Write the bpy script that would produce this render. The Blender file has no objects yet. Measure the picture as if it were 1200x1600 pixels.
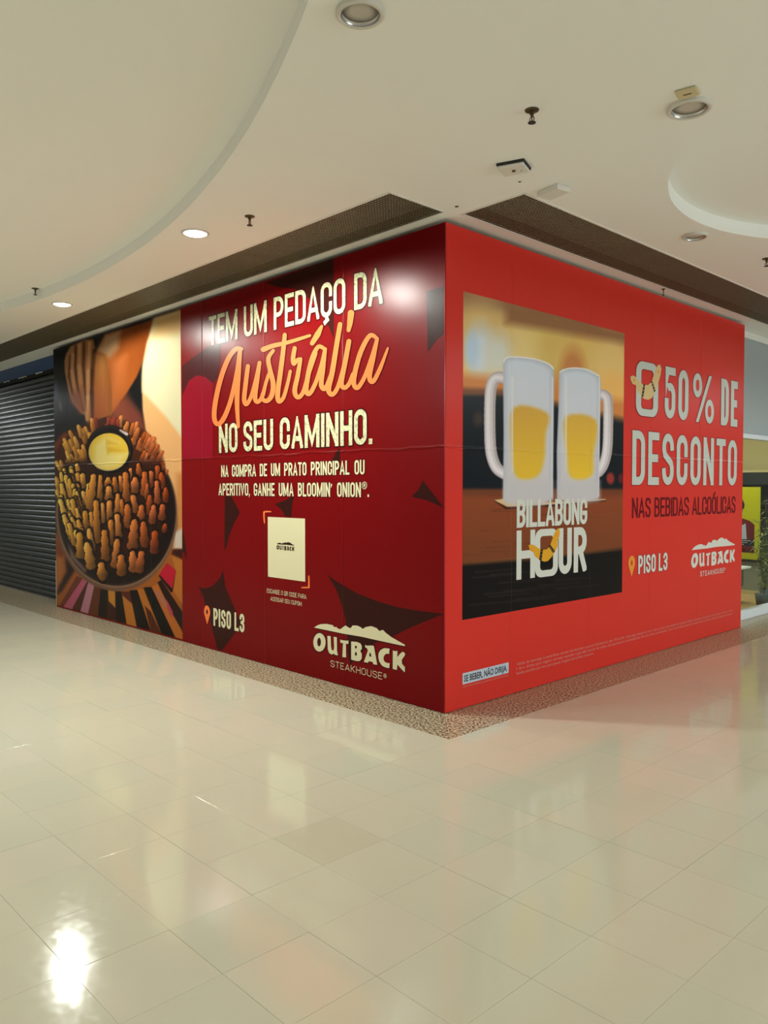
import bpy, math, random
import numpy as np
from mathutils import Vector, Matrix
from mathutils.geometry import delaunay_2d_cdt

# ------------------------------------------------------------------ camera, world, exposure
scene = bpy.context.scene
C = scene.collection
FPX, YAW, PITCH, ROLL, CX, CY, CZ = 1239.787, 0.809816, 0.029918, 0.000251, 3.75207, -4.16603, 1.6
HW, L1, L2, GR, HC = 3.458, 7.044, 5.069, 0.41, 3.49      # hoarding height, left length, right length, granite width, ceiling

FW = Vector((-math.sin(YAW)*math.cos(PITCH), math.cos(YAW)*math.cos(PITCH), -math.sin(PITCH)))
_r = Vector((math.cos(YAW), math.sin(YAW), 0)); _u = _r.cross(FW)
RT = math.cos(ROLL)*_r + math.sin(ROLL)*_u
UP = -math.sin(ROLL)*_r + math.cos(ROLL)*_u
cam_d = bpy.data.cameras.new('camera')
cam = bpy.data.objects.new('camera', cam_d); C.objects.link(cam)
cam_d.sensor_fit = 'VERTICAL'; cam_d.sensor_height = 32; cam_d.lens = FPX*32/1600
cam_d.clip_start = 0.05; cam_d.clip_end = 200
cam.matrix_world = Matrix(((RT.x, UP.x, -FW.x, CX), (RT.y, UP.y, -FW.y, CY), (RT.z, UP.z, -FW.z, CZ), (0, 0, 0, 1)))
scene.camera = cam

W_COL, W_STR = (.93, 1.0, 1.06), .26
SPOT_W, FAR_W = 265, 190
sl = bpy.data.lights.new('side_fill', 'AREA'); sl.shape = 'RECTANGLE'; sl.size = 6; sl.size_y = 2.4; sl.energy = 230; sl.color = (.86, .97, 1)  # added unseen area light: cool fill for right face and tray rims, no shopfront
so_ = bpy.data.objects.new('side_fill', sl); C.objects.link(so_); so_.location = (11.5, 3, 1.4); so_.rotation_euler = (math.pi/2, 0, math.pi/2)
world = bpy.data.worlds.new('world'); scene.world = world; world.use_nodes = True
bg = world.node_tree.nodes['Background']; bg.inputs[0].default_value = (*W_COL, 1); bg.inputs[1].default_value = W_STR
scene.view_settings.view_transform = 'Standard'; scene.view_settings.look = 'None'
scene.view_settings.gamma = 1; scene.view_settings.exposure = 0.0
scene.view_settings.use_curve_mapping = False

random.seed(4); rng = np.random.default_rng(7)

# ------------------------------------------------------------------ survey: photo measurements to points on the hall's planes
CAM = Vector((CX, CY, CZ))
def ray(x, y): return FW + RT*((x-600)/FPX) + UP*((800-y)/FPX)
def on_left(x, y):                    # (u, v) metres on the left face, plane y = 0
    d = ray(x, y); P = CAM + d*((0-CAM.y)/d.y); return (P.x, P.z)
def on_right(x, y):                   # (u, v) metres on the right face, plane x = 0
    d = ray(x, y); P = CAM + d*((0-CAM.x)/d.x); return (P.y, P.z)
def pix(P):                           # numpy: where points on a face lie on the printed artwork survey
    d = P - np.array(CAM); z = d @ np.array(FW)
    return 600 + FPX*(d @ np.array(RT))/z, 800 - FPX*(d @ np.array(UP))/z

# ------------------------------------------------------------------ materials
def lin(c):
    return tuple(((v/255)/12.92 if v/255 <= .04045 else ((v/255+.055)/1.055)**2.4) for v in c)
def new_mat(name):
    m = bpy.data.materials.new(name); m.use_nodes = True
    nt = m.node_tree; return m, nt, nt.nodes['Principled BSDF']
def mat(name, col, rough=.5, metal=0, emit=None, estr=0, trans=0, spec=.5, noise=0, nscale=20, bump=0, bscale=40):
    m, nt, b = new_mat(name)
    c = lin(col)
    b.inputs['Base Color'].default_value = (*c, 1); b.inputs['Roughness'].default_value = rough
    b.inputs['Metallic'].default_value = metal; b.inputs['Specular IOR Level'].default_value = spec
    b.inputs['Transmission Weight'].default_value = trans
    if emit: b.inputs['Emission Color'].default_value = (*emit, 1); b.inputs['Emission Strength'].default_value = estr
    N, K = nt.nodes, nt.links
    if noise or bump:
        g = N.new('ShaderNodeNewGeometry')
    if noise:
        t = N.new('ShaderNodeTexNoise'); t.inputs['Scale'].default_value = nscale; t.inputs['Detail'].default_value = 5
        K.new(g.outputs['Position'], t.inputs['Vector'])
        r = N.new('ShaderNodeMapRange'); r.inputs[3].default_value = 1-noise; r.inputs[4].default_value = 1+noise
        r.inputs[1].default_value = .3; r.inputs[2].default_value = .7
        K.new(t.outputs['Fac'], r.inputs[0])
        x = N.new('ShaderNodeVectorMath'); x.operation = 'SCALE'; x.inputs[0].default_value = c
        K.new(r.outputs[0], x.inputs['Scale']); K.new(x.outputs[0], b.inputs['Base Color'])
    if bump:
        t = N.new('ShaderNodeTexNoise'); t.inputs['Scale'].default_value = bscale; t.inputs['Detail'].default_value = 2
        K.new(g.outputs['Position'], t.inputs['Vector'])
        bp = N.new('ShaderNodeBump'); bp.inputs['Strength'].default_value = 1; bp.inputs['Distance'].default_value = bump
        K.new(t.outputs['Fac'], bp.inputs['Height']); K.new(bp.outputs[0], b.inputs['Normal'])
    return m

SEAMS_L = [0, -1.10, -2.185, -3.25, -4.34, -5.42, -6.50, -L1]
SEAMS_R = [0, .763, 1.871, 2.937, 3.98, L2]
def vinyl(name, col, face, rough=.30, attr=None, wear=None):
    """Printed adhesive vinyl: satin, with wrinkles along the board joints."""
    m, nt, b = new_mat(name); N, K = nt.nodes, nt.links
    if attr:
        a = N.new('ShaderNodeAttribute'); a.attribute_name = attr; K.new(a.outputs['Color'], b.inputs['Base Color'])
    else:
        b.inputs['Base Color'].default_value = (*lin(col), 1)
    b.inputs['Roughness'].default_value = rough; b.inputs['Specular IOR Level'].default_value = .09 if face == 'L' else .14
    g = N.new('ShaderNodeNewGeometry'); s = N.new('ShaderNodeSeparateXYZ'); K.new(g.outputs['Position'], s.inputs[0])
    hor = s.outputs['X'] if face == 'L' else s.outputs['Y']
    if wear:
        t = N.new('ShaderNodeTexNoise'); t.inputs['Scale'].default_value = 38; t.inputs['Detail'].default_value = 8
        t.inputs['Roughness'].default_value = .75
        K.new(g.outputs['Position'], t.inputs['Vector'])
        r = N.new('ShaderNodeMapRange'); r.inputs[1].default_value = .50; r.inputs[2].default_value = .62
        K.new(t.outputs['Fac'], r.inputs[0])
        x = N.new('ShaderNodeMix'); x.data_type = 'RGBA'; x.inputs[6].default_value = (*lin(col), 1); x.inputs[7].default_value = (*lin(wear), 1)
        K.new(r.outputs[0], x.inputs[0]); K.new(x.outputs[2], b.inputs['Base Color'])
    def math_(op, a, c=None, d=None):
        n = N.new('ShaderNodeMath'); n.operation = op
        for i, v in enumerate((a, c, d)):
            if v is None: continue
            if isinstance(v, (int, float)): n.inputs[i].default_value = v
            else: K.new(v, n.inputs[i])
        return n.outputs[0]
    n1 = N.new('ShaderNodeTexNoise'); n1.inputs['Scale'].default_value = 5; n1.inputs['Detail'].default_value = 3
    K.new(g.outputs['Position'], n1.inputs['Vector'])
    wob = math_('MULTIPLY', math_('SUBTRACT', n1.outputs['Fac'], .5), .05)
    def ridge(x, at, w):
        d = math_('ABSOLUTE', math_('SUBTRACT', x, at))
        r = N.new('ShaderNodeMapRange'); r.interpolation_type = 'SMOOTHSTEP'
        r.inputs[1].default_value = 0; r.inputs[2].default_value = w; r.inputs[3].default_value = 1; r.inputs[4].default_value = 0
        K.new(d, r.inputs[0]); return r.outputs[0]
    h = math_('MULTIPLY', ridge(math_('ADD', s.outputs['Z'], wob), 1.893, .016), math_('MULTIPLY', n1.outputs['Fac'], 2.2))
    for at in (SEAMS_L if face == 'L' else SEAMS_R)[1:-1]:
        h = math_('ADD', h, math_('MULTIPLY', ridge(hor, at, .010), .55))
    n2 = N.new('ShaderNodeTexNoise'); n2.inputs['Scale'].default_value = 1.6; n2.inputs['Detail'].default_value = 2
    K.new(g.outputs['Position'], n2.inputs['Vector'])
    h = math_('ADD', h, math_('MULTIPLY', n2.outputs['Fac'], 1.6))
    bp = N.new('ShaderNodeBump'); bp.inputs['Strength'].default_value = 1; bp.inputs['Distance'].default_value = .003
    K.new(h, bp.inputs['Height']); K.new(bp.outputs[0], b.inputs['Normal'])
    return m

M = {}
M['ceiling'] = mat('ceiling_paint', (246, 245, 240), .75, bump=.0006, bscale=6)
M['trim'] = mat('trim_paint', (238, 236, 229), .6)
M['granite_dark'] = None
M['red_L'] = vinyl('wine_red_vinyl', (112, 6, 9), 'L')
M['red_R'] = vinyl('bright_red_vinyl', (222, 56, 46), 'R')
M['dark_L'] = vinyl('dark_brown_print', (50, 18, 14), 'L')
M['dark2_L'] = vinyl('maroon_brown_print', (66, 22, 24), 'L')
M['crimson_L'] = vinyl('crimson_print', (132, 12, 32), 'L')
M['cream_L'] = vinyl('cream_print', (212, 204, 166), 'L')
M['creamworn_L'] = vinyl('worn_cream_print', (206, 202, 162), 'L', wear=(140, 130, 94))
M['orange_L'] = vinyl('orange_print', (236, 120, 66), 'L')
M['outline_L'] = vinyl('outline_print', (62, 10, 14), 'L')
M['photo_L'] = vinyl('food_photo_print', (0, 0, 0), 'L', attr='print')
M['photo_R'] = vinyl('drinks_photo_print', (0, 0, 0), 'R', attr='print', rough=.3)
M['white_R'] = vinyl('white_print', (222, 222, 212), 'R')
M['grey_R'] = vinyl('pale_grey_print', (206, 210, 202), 'R')
M['outline_R'] = vinyl('red_outline_print', (150, 30, 34), 'R')
M['wine_R'] = vinyl('wine_print', (104, 14, 28), 'R')
M['amber_R'] = vinyl('amber_print', (232, 168, 44), 'R')
M['sand_R'] = vinyl('sand_print', (226, 196, 140), 'R')
M['orange_R'] = vinyl('pin_orange_print', (238, 156, 60), 'R')
M['black_R'] = vinyl('black_print', (30, 26, 26), 'R')
M['pink_R'] = vinyl('fine_print_ink', (226, 140, 128), 'R')
M['paleblue_R'] = vinyl('pale_blue_label', (196, 208, 222), 'R')
M['edge'] = mat('raw_board_edge', (210, 206, 198), .7)
M['timber'] = mat('timber_backing', (120, 92, 60), .8, noise=.15, nscale=8)
M['fold_red'] = mat('red_folded_edge', (170, 24, 30), .3)  # own red of the folded corner vinyl
M['chrome'] = mat('brushed_aluminium', (196, 192, 192), .25, metal=.9)
M['white_ring'] = mat('white_enamel_ring', (214, 210, 200), .4)
M['frost'] = mat('frosted_diffuser', (196, 190, 180), .35)
M['lit'] = mat('lit_diffuser', (255, 250, 230), .4, emit=(1, .97, .80), estr=9)
M['brass'] = mat('tarnished_brass', (92, 80, 58), .4, metal=.8)
M['red_bulb'] = mat('red_glass_bulb', (150, 30, 20), .2)
M['plastic'] = mat('white_plastic', (226, 222, 214), .45)
M['ivory'] = mat('aged_ivory_plastic', (206, 192, 152), .5)
M['black'] = mat('black_plastic', (26, 25, 24), .5)
M['grid'] = mat('grey_grid_metal', (104, 96, 74), .55, metal=.15)
M['void'] = mat('plenum_dark', (14, 12, 10), .95)
M['blue'] = mat('blue_fascia_paint', (16, 62, 116), .4)
M['shutter'] = mat('shutter_steel', (28, 34, 38), .42, metal=.15, bump=.0008, bscale=14)
M['greywall'] = mat('grey_bulkhead_paint', (172, 180, 182), .6)
M['whitemetal'] = mat('white_powder_coat', (232, 238, 244), .35)
M['beige'] = mat('beige_shop_wall', (206, 190, 132), .7)
M['wood'] = mat('pale_timber_floor', (196, 160, 104), .35, noise=.12, nscale=9)
M['counter'] = mat('grey_green_counter', (140, 146, 128), .5)
M['darkshelf'] = mat('dark_shop_wall', (34, 40, 36), .6)
M['yellow'] = mat('lime_yellow_poster', (206, 202, 20), .4)
M['leaf'] = mat('leaf_green', (92, 108, 52), .5, noise=.25, nscale=12)
M['leaf2'] = mat('pale_leaf_green', (142, 146, 84), .5, noise=.2, nscale=12)
M['steel'] = mat('grey_steel_post', (96, 92, 94), .35, metal=.4)
M['cushion'] = mat('slate_seat', (84, 92, 94), .7)
M['grout'] = mat('grout', (158, 150, 126), .8)

def tile_mat(name, col):
    m, nt, b = new_mat(name); N, K = nt.nodes, nt.links
    g = N.new('ShaderNodeNewGeometry')
    t = N.new('ShaderNodeTexNoise'); t.inputs['Scale'].default_value = 2.2; t.inputs['Detail'].default_value = 6; t.inputs['Roughness'].default_value = .65
    K.new(g.outputs['Position'], t.inputs['Vector'])
    x = N.new('ShaderNodeMix'); x.data_type = 'RGBA'
    c = lin(col); x.inputs[6].default_value = (c[0]*.95, c[1]*.95, c[2]*.93, 1); x.inputs[7].default_value = (*c, 1)
    K.new(t.outputs['Fac'], x.inputs[0]); K.new(x.outputs[2], b.inputs['Base Color'])
    s = N.new('ShaderNodeTexNoise'); s.inputs['Scale'].default_value = 30; s.inputs['Detail'].default_value = 4
    K.new(g.outputs['Position'], s.inputs['Vector'])
    r = N.new('ShaderNodeMapRange'); r.inputs[1].default_value = .3; r.inputs[2].default_value = .7
    r.inputs[3].default_value = .07; r.inputs[4].default_value = .13
    K.new(s.outputs['Fac'], r.inputs[0]); K.new(r.outputs[0], b.inputs['Roughness'])
    w = N.new('ShaderNodeTexNoise'); w.inputs['Scale'].default_value = 4; w.inputs['Detail'].default_value = 2
    K.new(g.outputs['Position'], w.inputs['Vector'])
    bp = N.new('ShaderNodeBump'); bp.inputs['Strength'].default_value = 1; bp.inputs['Distance'].default_value = .0004
    K.new(w.outputs['Fac'], bp.inputs['Height']); K.new(bp.outputs[0], b.inputs['Normal'])
    b.inputs['IOR'].default_value = 1.5
    return m
TILE_COL = (208, 202, 180)
M['tile'] = tile_mat('polished_cream_tile', TILE_COL)
M['tile2'] = tile_mat('polished_cream_tile_warm', (210, 202, 181))
M['tile3'] = tile_mat('polished_cream_tile_cool', (205, 201, 180))
M['tile_dark'] = tile_mat('polished_olive_tile', (203, 197, 173))

def granite_mat():
    m, nt, b = new_mat('speckled_granite'); N, K = nt.nodes, nt.links
    g = N.new('ShaderNodeNewGeometry')
    v = N.new('ShaderNodeTexNoise'); v.inputs['Scale'].default_value = 62; v.inputs['Detail'].default_value = 3
    K.new(g.outputs['Position'], v.inputs['Vector'])
    r = N.new('ShaderNodeValToRGB'); e = r.color_ramp.elements
    e[0].position = .40; e[0].color = (*lin((44, 36, 28)), 1); e[1].position = .58; e[1].color = (*lin((204, 190, 160)), 1)
    k = r.color_ramp.elements.new(.47); k.color = (*lin((150, 134, 106)), 1)
    K.new(v.outputs['Fac'], r.inputs[0]); K.new(r.outputs[0], b.inputs['Base Color'])
    b.inputs['Roughness'].default_value = .28
    return m
M['granite'] = granite_mat()

# ------------------------------------------------------------------ helpers
def tag(o, label=None, cat=None, group=None, kind=None):
    if label: o['label'] = label
    if cat: o['category'] = cat
    if group: o['group'] = group
    if kind: o['kind'] = kind
    return o
def link(name, me, m=None, parent=None, loc=None):
    o = bpy.data.objects.new(name, me); C.objects.link(o)
    if m is not None and me is not None and not me.materials: me.materials.append(m)
    if parent: o.parent = parent
    if loc: o.location = loc
    return o
def empty(name, loc, label, cat, group=None):
    o = bpy.data.objects.new(name, None); C.objects.link(o); o.location = loc; o.empty_display_size = .1
    return tag(o, label, cat, group)

class MB:
    def __init__(s): s.v, s.f = [], []
    def add(s, vs, fs):
        n = len(s.v); s.v += [tuple(p) for p in vs]; s.f += [[i+n for i in f] for f in fs]; return s
    def box(s, x0, x1, y0, y1, z0, z1):
        return s.add([(x0,y0,z0),(x1,y0,z0),(x1,y1,z0),(x0,y1,z0),(x0,y0,z1),(x1,y0,z1),(x1,y1,z1),(x0,y1,z1)],
                     [(3,2,1,0),(4,5,6,7),(0,1,5,4),(1,2,6,5),(2,3,7,6),(3,0,4,7)])
    def lathe(s, prof, n=32, cx=0, cy=0, caps=True):
        vs = [(cx+r*math.cos(2*math.pi*i/n), cy+r*math.sin(2*math.pi*i/n), z) for r, z in prof for i in range(n)]
        fs = [(a*n+i, a*n+(i+1) % n, (a+1)*n+(i+1) % n, (a+1)*n+i) for a in range(len(prof)-1) for i in range(n)]
        if caps: fs += [tuple(range(n))[::-1], tuple(range((len(prof)-1)*n, len(prof)*n))]
        return s.add(vs, fs)
    def tube(s, pts, r, n=8):
        pts = [Vector(p) for p in pts]
        for a, b in zip(pts[:-1], pts[1:]):
            d = (b-a).normalized(); q = d.to_track_quat('Z', 'Y')
            vs = [tuple(P + q @ Vector((r*math.cos(2*math.pi*i/n), r*math.sin(2*math.pi*i/n), 0))) for P in (a, b) for i in range(n)]
            s.add(vs, [(i, (i+1) % n, n+(i+1) % n, n+i) for i in range(n)] + [tuple(range(n))[::-1], tuple(range(n, 2*n))])
        return s
    def mesh(s, name, smooth=False):
        me = bpy.data.meshes.new(name); me.from_pydata(s.v, [], s.f); me.update()
        if smooth: me.shade_smooth()
        return me
    def build(s, name, m, parent=None, loc=None, smooth=False, bevel=0):
        o = link(name, s.mesh(name, smooth), m, parent, loc)
        if bevel:
            k = o.modifiers.new('bevel', 'BEVEL'); k.width = bevel; k.segments = 2; k.limit_method = 'ANGLE'
        return o

def shape(name, loops, m, to3d, parent=None, holes_ok=True, thick=None):
    """flat printed or cut shape from closed 2-D loops (inner loops become holes); to3d places (u, v)."""
    cu = bpy.data.curves.new(name, 'CURVE'); cu.dimensions = '2D'; cu.fill_mode = 'BOTH'
    for lp in loops:
        sp = cu.splines.new('POLY'); sp.points.add(len(lp)-1)
        for p, q in zip(sp.points, lp): p.co = (q[0], q[1], 0, 1)
        sp.use_cyclic_u = True
    if thick: cu.extrude = thick/2
    t = bpy.data.objects.new('tmp', cu); C.objects.link(t)
    me = bpy.data.meshes.new_from_object(t.evaluated_get(bpy.context.evaluated_depsgraph_get()))
    bpy.data.objects.remove(t); bpy.data.curves.remove(cu)
    for v in me.vertices: v.co = to3d(v.co.x, v.co.y, v.co.z)
    me.materials.clear(); me.update(); me.name = name
    return link(name, me, m, parent)
def smooth_loop(pts, k=4):
    """Catmull-Rom through points, closed."""
    out = []; n = len(pts)
    for i in range(n):
        p0, p1, p2, p3 = (np.array(pts[(i+j) % n], float) for j in (-1, 0, 1, 2))
        for s in range(k):
            t = s/k
            out.append(tuple(.5*((2*p1)+(-p0+p2)*t+(2*p0-5*p1+4*p2-p3)*t*t+(-p0+3*p1-3*p2+p3)*t**3)))
    return out
def ell(cx, cy, rx, ry, n=28): return [(cx+rx*math.cos(2*math.pi*i/n), cy+ry*math.sin(2*math.pi*i/n)) for i in range(n)]

# ------------------------------------------------------------------ stroke lettering (condensed gothic)
def arc(cx, cy, rx, ry, a0, a1, n=7):
    return [(cx+rx*math.cos(math.radians(a0+(a1-a0)*i/n)), cy+ry*math.sin(math.radians(a0+(a1-a0)*i/n))) for i in range(n+1)]
R_ = .21      # corner radius in height units (vertical), horizontal radius is half the glyph
def O_(x0=0, x1=1, y0=0, y1=1, r=R_):
    c = (x0+x1)/2; h = (x1-x0)/2
    p = arc(c, y1-r, h, r, 0, 180, 12) + arc(c, y0+r, h, r, 180, 360, 12); return p + [p[0]]
S_ = arc(.5, 1-R_, .5, R_, 0, 180, 12) + [(0, .72), (.12, .60), (.88, .42), (1, .30)] + arc(.5, R_, .5, R_, 0, -180, 12)
G = {
 'A': [[(0, 0), (.5, 1), (1, 0)], [(.2, .27), (.8, .27)]],
 'B': [[(0, 0), (0, 1), (.5, 1)] + arc(.5, .76, .48, .24, 90, -90, 8) + [(0, .52)], [(.5, .52)] + arc(.5, .26, .5, .26, 90, -90, 8) + [(0, 0)]],
 'C': [[(1, .66), (1, 1-R_)] + arc(.5, 1-R_, .5, R_, 0, 180, 12) + arc(.5, R_, .5, R_, 180, 360, 12) + [(1, .34)]],
 'D': [[(0, 0), (0, 1), (.5, 1)] + arc(.5, 1-R_, .5, R_, 90, 0, 8) + arc(.5, R_, .5, R_, 0, -90, 8) + [(0, 0)]],
 'E': [[(1, 1), (0, 1), (0, 0), (1, 0)], [(0, .51), (.85, .51)]],
 'G': [[(1, .76), (1, 1-R_)] + arc(.5, 1-R_, .5, R_, 0, 180, 12) + arc(.5, R_, .5, R_, 180, 360, 12) + [(1, .43), (.55, .43)]],
 'H': [[(0, 0), (0, 1)], [(1, 0), (1, 1)], [(0, .5), (1, .5)]],
 'I': [[(.5, 0), (.5, 1)]],
 'K': [[(0, 0), (0, 1)], [(0, .38), (1, 1)], [(.25, .52), (1, 0)]],
 'L': [[(0, 1), (0, 0), (1, 0)]],
 'M': [[(0, 0), (0, 1)], [(0, 1), (.5, .12), (1, 1)], [(1, 1), (1, 0)]],
 'N': [[(0, 0), (0, 1)], [(0, 1), (1, 0)], [(1, 0), (1, 1)]],
 'O': [O_()],
 'P': [[(0, 0), (0, 1), (.5, 1)] + arc(.5, .72, .5, .28, 90, -90, 8) + [(0, .44)]],
 'Q': [O_(), [(.55, .2), (1, -.05)]],
 'R': [[(0, 0), (0, 1), (.5, 1)] + arc(.5, .74, .5, .26, 90, -90, 8) + [(0, .48)], [(.5, .48), (1, 0)]],
 'S': [S_],
 'T': [[(0, 1), (1, 1)], [(.5, 1), (.5, 0)]],
 'U': [[(0, 1), (0, R_)] + arc(.5, R_, .5, R_, 180, 360, 12) + [(1, 1)]],
 'V': [[(0, 1), (.5, 0), (1, 1)]],
 '5': [[(1, 1), (.05, 1), (0, .55)] + [(.1, .62)] + arc(.5, .62-R_+.02, .5, R_, 110, 0, 8) + arc(.5, R_, .5, R_, 0, -180, 12) + [(0, .28)]],
 '0': [O_()],
 '3': [arc(.5, 1-R_, .5, R_, 175, 0, 10) + [(1, .66), (.6, .52)], [(.35, .52), (.6, .52), (1, .38)] + arc(.5, R_, .5, R_, 0, -175, 10)],
 '1': [[(.1, .8), (.5, 1), (.5, 0)]],
}
G['Ç'] = G['C'] + [[(.5, -.05), (.62, -.17), (.35, -.24)]]
G['Ã'] = G['A'] + [[(.1, 1.16), (.35, 1.22), (.65, 1.16), (.9, 1.22)]]
G['Ó'] = G['O'] + [[(.4, 1.14), (.72, 1.30)]]
GW = {'I': .0, 'M': 1.5, 'N': 1.08, 'A': 1.15, 'T': .95, 'L': .85, 'E': .85, 'V': 1.1, 'Ã': 1.15, '1': .5, 'R': 1.05}
def clip(poly, a, b, c):       # keep a*x+b*y<=c
    out = []
    for i in range(len(poly)):
        p, q = poly[i], poly[(i+1) % len(poly)]
        dp, dq = a*p[0]+b*p[1]-c, a*q[0]+b*q[1]-c
        if dp <= 0: out.append(p)
        if dp*dq < 0:
            t = dp/(dp-dq); out.append((p[0]+(q[0]-p[0])*t, p[1]+(q[1]-p[1])*t))
    return out
def stroke(path, t, tv=None):
    """quads along a polyline with mitred joints; square ends"""
    P = [Vector(p) for p in path]; P = [p for i, p in enumerate(P) if i == 0 or (p-P[i-1]).length > 1e-5]
    closed = (P[0]-P[-1]).length < 1e-4
    if closed: P = P[:-1]
    n = len(P); L, Rr = [], []
    for i in range(n):
        d1 = (P[i]-P[i-1]).normalized() if (closed or i > 0) else None
        d2 = (P[(i+1) % n]-P[i]).normalized() if (closed or i < n-1) else None
        q = P[i]
        if d1 is None: q = q - d2*t/2; nn = Vector((-d2.y, d2.x)); k = 1
        elif d2 is None: q = q + d1*t/2; nn = Vector((-d1.y, d1.x)); k = 1
        else:
            a, b = Vector((-d1.y, d1.x)), Vector((-d2.y, d2.x)); nn = (a+b)
            if nn.length < .3: nn = a; k = 1
            else: nn.normalize(); k = min(1/max(nn.dot(a), .35), 2.2)
        L.append(q+nn*t/2*k); Rr.append(q-nn*t/2*k)
    return [[tuple(L[i]), tuple(Rr[i]), tuple(Rr[(i+1) % n]), tuple(L[(i+1) % n])] for i in range(n if closed else n-1)]
def lay_text(s, u0, u1, v0, v1, t, gap=.32, space=.55, grow=0):
    """convex pieces for a line of capitals filling the box; t = stem width as a share of the height"""
    h = v1-v0; T = t*h
    wts = [GW.get(c, 1.0) if c not in " ,.'’®" else None for c in s]
    fixed = 0; var = 0; g = gap*T*1.6
    for c, w in zip(s, wts):
        if c == ' ': fixed += space*T*2
        elif c in ".,'’": fixed += T + g
        elif c == '%': pass
        else: fixed += T + g; var += w
    fixed -= g
    W = (u1-u0-fixed)/max(var, .01)
    x = u0; out = []
    for c, w in zip(s, wts):
        if c == ' ': x += space*T*2; continue
        if c in ".,'’":
            y = v1-T*1.7 if c in "'’" else v0
            q = [(x, y), (x+T, y), (x+T, y+T), (x, y+T)]
            if c in ",'’": q = [(x+.1*T, y-T*.7), (x+.45*T, y-T*.7), (x+T, y+T), (x, y+T)]
            out.append(q); x += T+g; continue
        gw = W*w
        for path in G[c]:
            pts = [(x+T/2+px*gw, v0+T/2+py*(h-T)) for px, py in path]
            for q in stroke(pts, T+2*grow):
                if all(-.01 <= py <= 1.01 for px, py in path):
                    for a, b, cc in ((0, 1, v1+grow), (0, -1, -(v0-grow)), (1, 0, x+T+gw+grow), (-1, 0, -(x-grow))):
                        if len(q) > 2: q = clip(q, a, b, cc)
                if len(q) > 2: out.append(q)
        x += T+gw+g
    return out
def pieces(name, polys, m, to3d, parent=None, lift=0):
    vs, fs, qs = [], [], []
    for q in polys:                     # one clean sheet: overlapping strokes are merged
        a = sum(q[i][0]*q[(i+1) % len(q)][1]-q[(i+1) % len(q)][0]*q[i][1] for i in range(len(q)))
        if abs(a) < 1e-9: continue
        if a < 0: q = q[::-1]
        n = len(vs); vs += [Vector(p) for p in q]; fs.append(list(range(n, n+len(q)))); qs.append(q)
    V, E, F, _a, _b, OF = delaunay_2d_cdt(vs, [], fs, 0, 1e-6)
    bb = np.array([(min(p[0] for p in q), max(p[0] for p in q), min(p[1] for p in q), max(p[1] for p in q)) for q in qs])
    def covered(f):                              # counters stay open
        x = sum(V[i][0] for i in f)/len(f); y = sum(V[i][1] for i in f)/len(f)
        for k in np.nonzero((bb[:, 0] <= x) & (bb[:, 1] >= x) & (bb[:, 2] <= y) & (bb[:, 3] >= y))[0]:
            q = qs[k]
            if all((q[i][0]-q[i-1][0])*(y-q[i-1][1])-(q[i][1]-q[i-1][1])*(x-q[i-1][0]) >= -1e-7 for i in range(len(q))): return True
        return False
    F = [f for f in F if covered(f)]
    return MB().add([to3d(p[0], p[1], lift) for p in V], [tuple(f) for f in F]).build(name, m, parent)
FL = lambda u, v, d=0: (u, -d, v)          # left face, prints stand off towards -y
FR = lambda u, v, d=0: (d, u, v)           # right face, prints stand off towards +x
LIFT = {1: .0010, 2: .0016, 3: .0022, 4: .0028, 5: .0034}
def Fl(k): return lambda u, v, d=0: (u, -(LIFT[k]+d), v)
def Fr(k): return lambda u, v, d=0: (LIFT[k]+d, u, v)
def boxes_text(name, body, u0, v0, hgt, width, m, to3d, parent, bold=0.0, align='LEFT'):
    """small sans lettering with the built-in typeface, squeezed to its measured width"""
    cu = bpy.data.curves.new(name, 'FONT'); cu.body = body; cu.size = 1; cu.offset = bold; cu.resolution_u = 2
    t = bpy.data.objects.new('tmp', cu); C.objects.link(t)
    me = bpy.data.meshes.new_from_object(t.evaluated_get(bpy.context.evaluated_depsgraph_get()))
    bpy.data.objects.remove(t); bpy.data.curves.remove(cu)
    xs = [v.co.x for v in me.vertices]; x0, x1 = min(xs), max(xs)
    for v in me.vertices: v.co = to3d(u0+(v.co.x-x0)/(x1-x0)*width, v0+v.co.y*hgt/.72)
    me.materials.clear(); me.update(); me.name = name
    return link(name, me, m, parent)

# ------------------------------------------------------------------ SETTING: floor
floor = MB().box(-16, 12, -14, 18, -.12, -.012).build('floor', M['grout'])
tag(floor, kind='structure')
PT = .358; X0 = .452; Y0 = -1.705
J = .0010; CH = .0007
def rect_tile(mb, x0, x1, y0, y1):
    a, c = J/2, J/2+CH
    vs = [(x0+a, y0+a, -.012), (x1-a, y0+a, -.012), (x1-a, y1-a, -.012), (x0+a, y1-a, -.012),
          (x0+a, y0+a, -.0002), (x1-a, y0+a, -.0002), (x1-a, y1-a, -.0002), (x0+a, y1-a, -.0002),
          (x0+c, y0+c, 0), (x1-c, y0+c, 0), (x1-c, y1-c, 0), (x0+c, y1-c, 0)]
    fs = [(0, 1, 5, 4), (1, 2, 6, 5), (2, 3, 7, 6), (3, 0, 4, 7), (4, 5, 9, 8), (5, 6, 10, 9), (6, 7, 11, 10), (7, 4, 8, 11), (8, 9, 10, 11)]
    mb.add(vs, fs)
def in_view(x, y, z=0):
    d = Vector((x, y, z)) - CAM; w = d.dot(FW)
    if w < .3: return False
    return -60 < 600+FPX*d.dot(RT)/w < 1260 and -60 < 800-FPX*d.dot(UP)/w < 1680
full = []; cut = []
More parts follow.
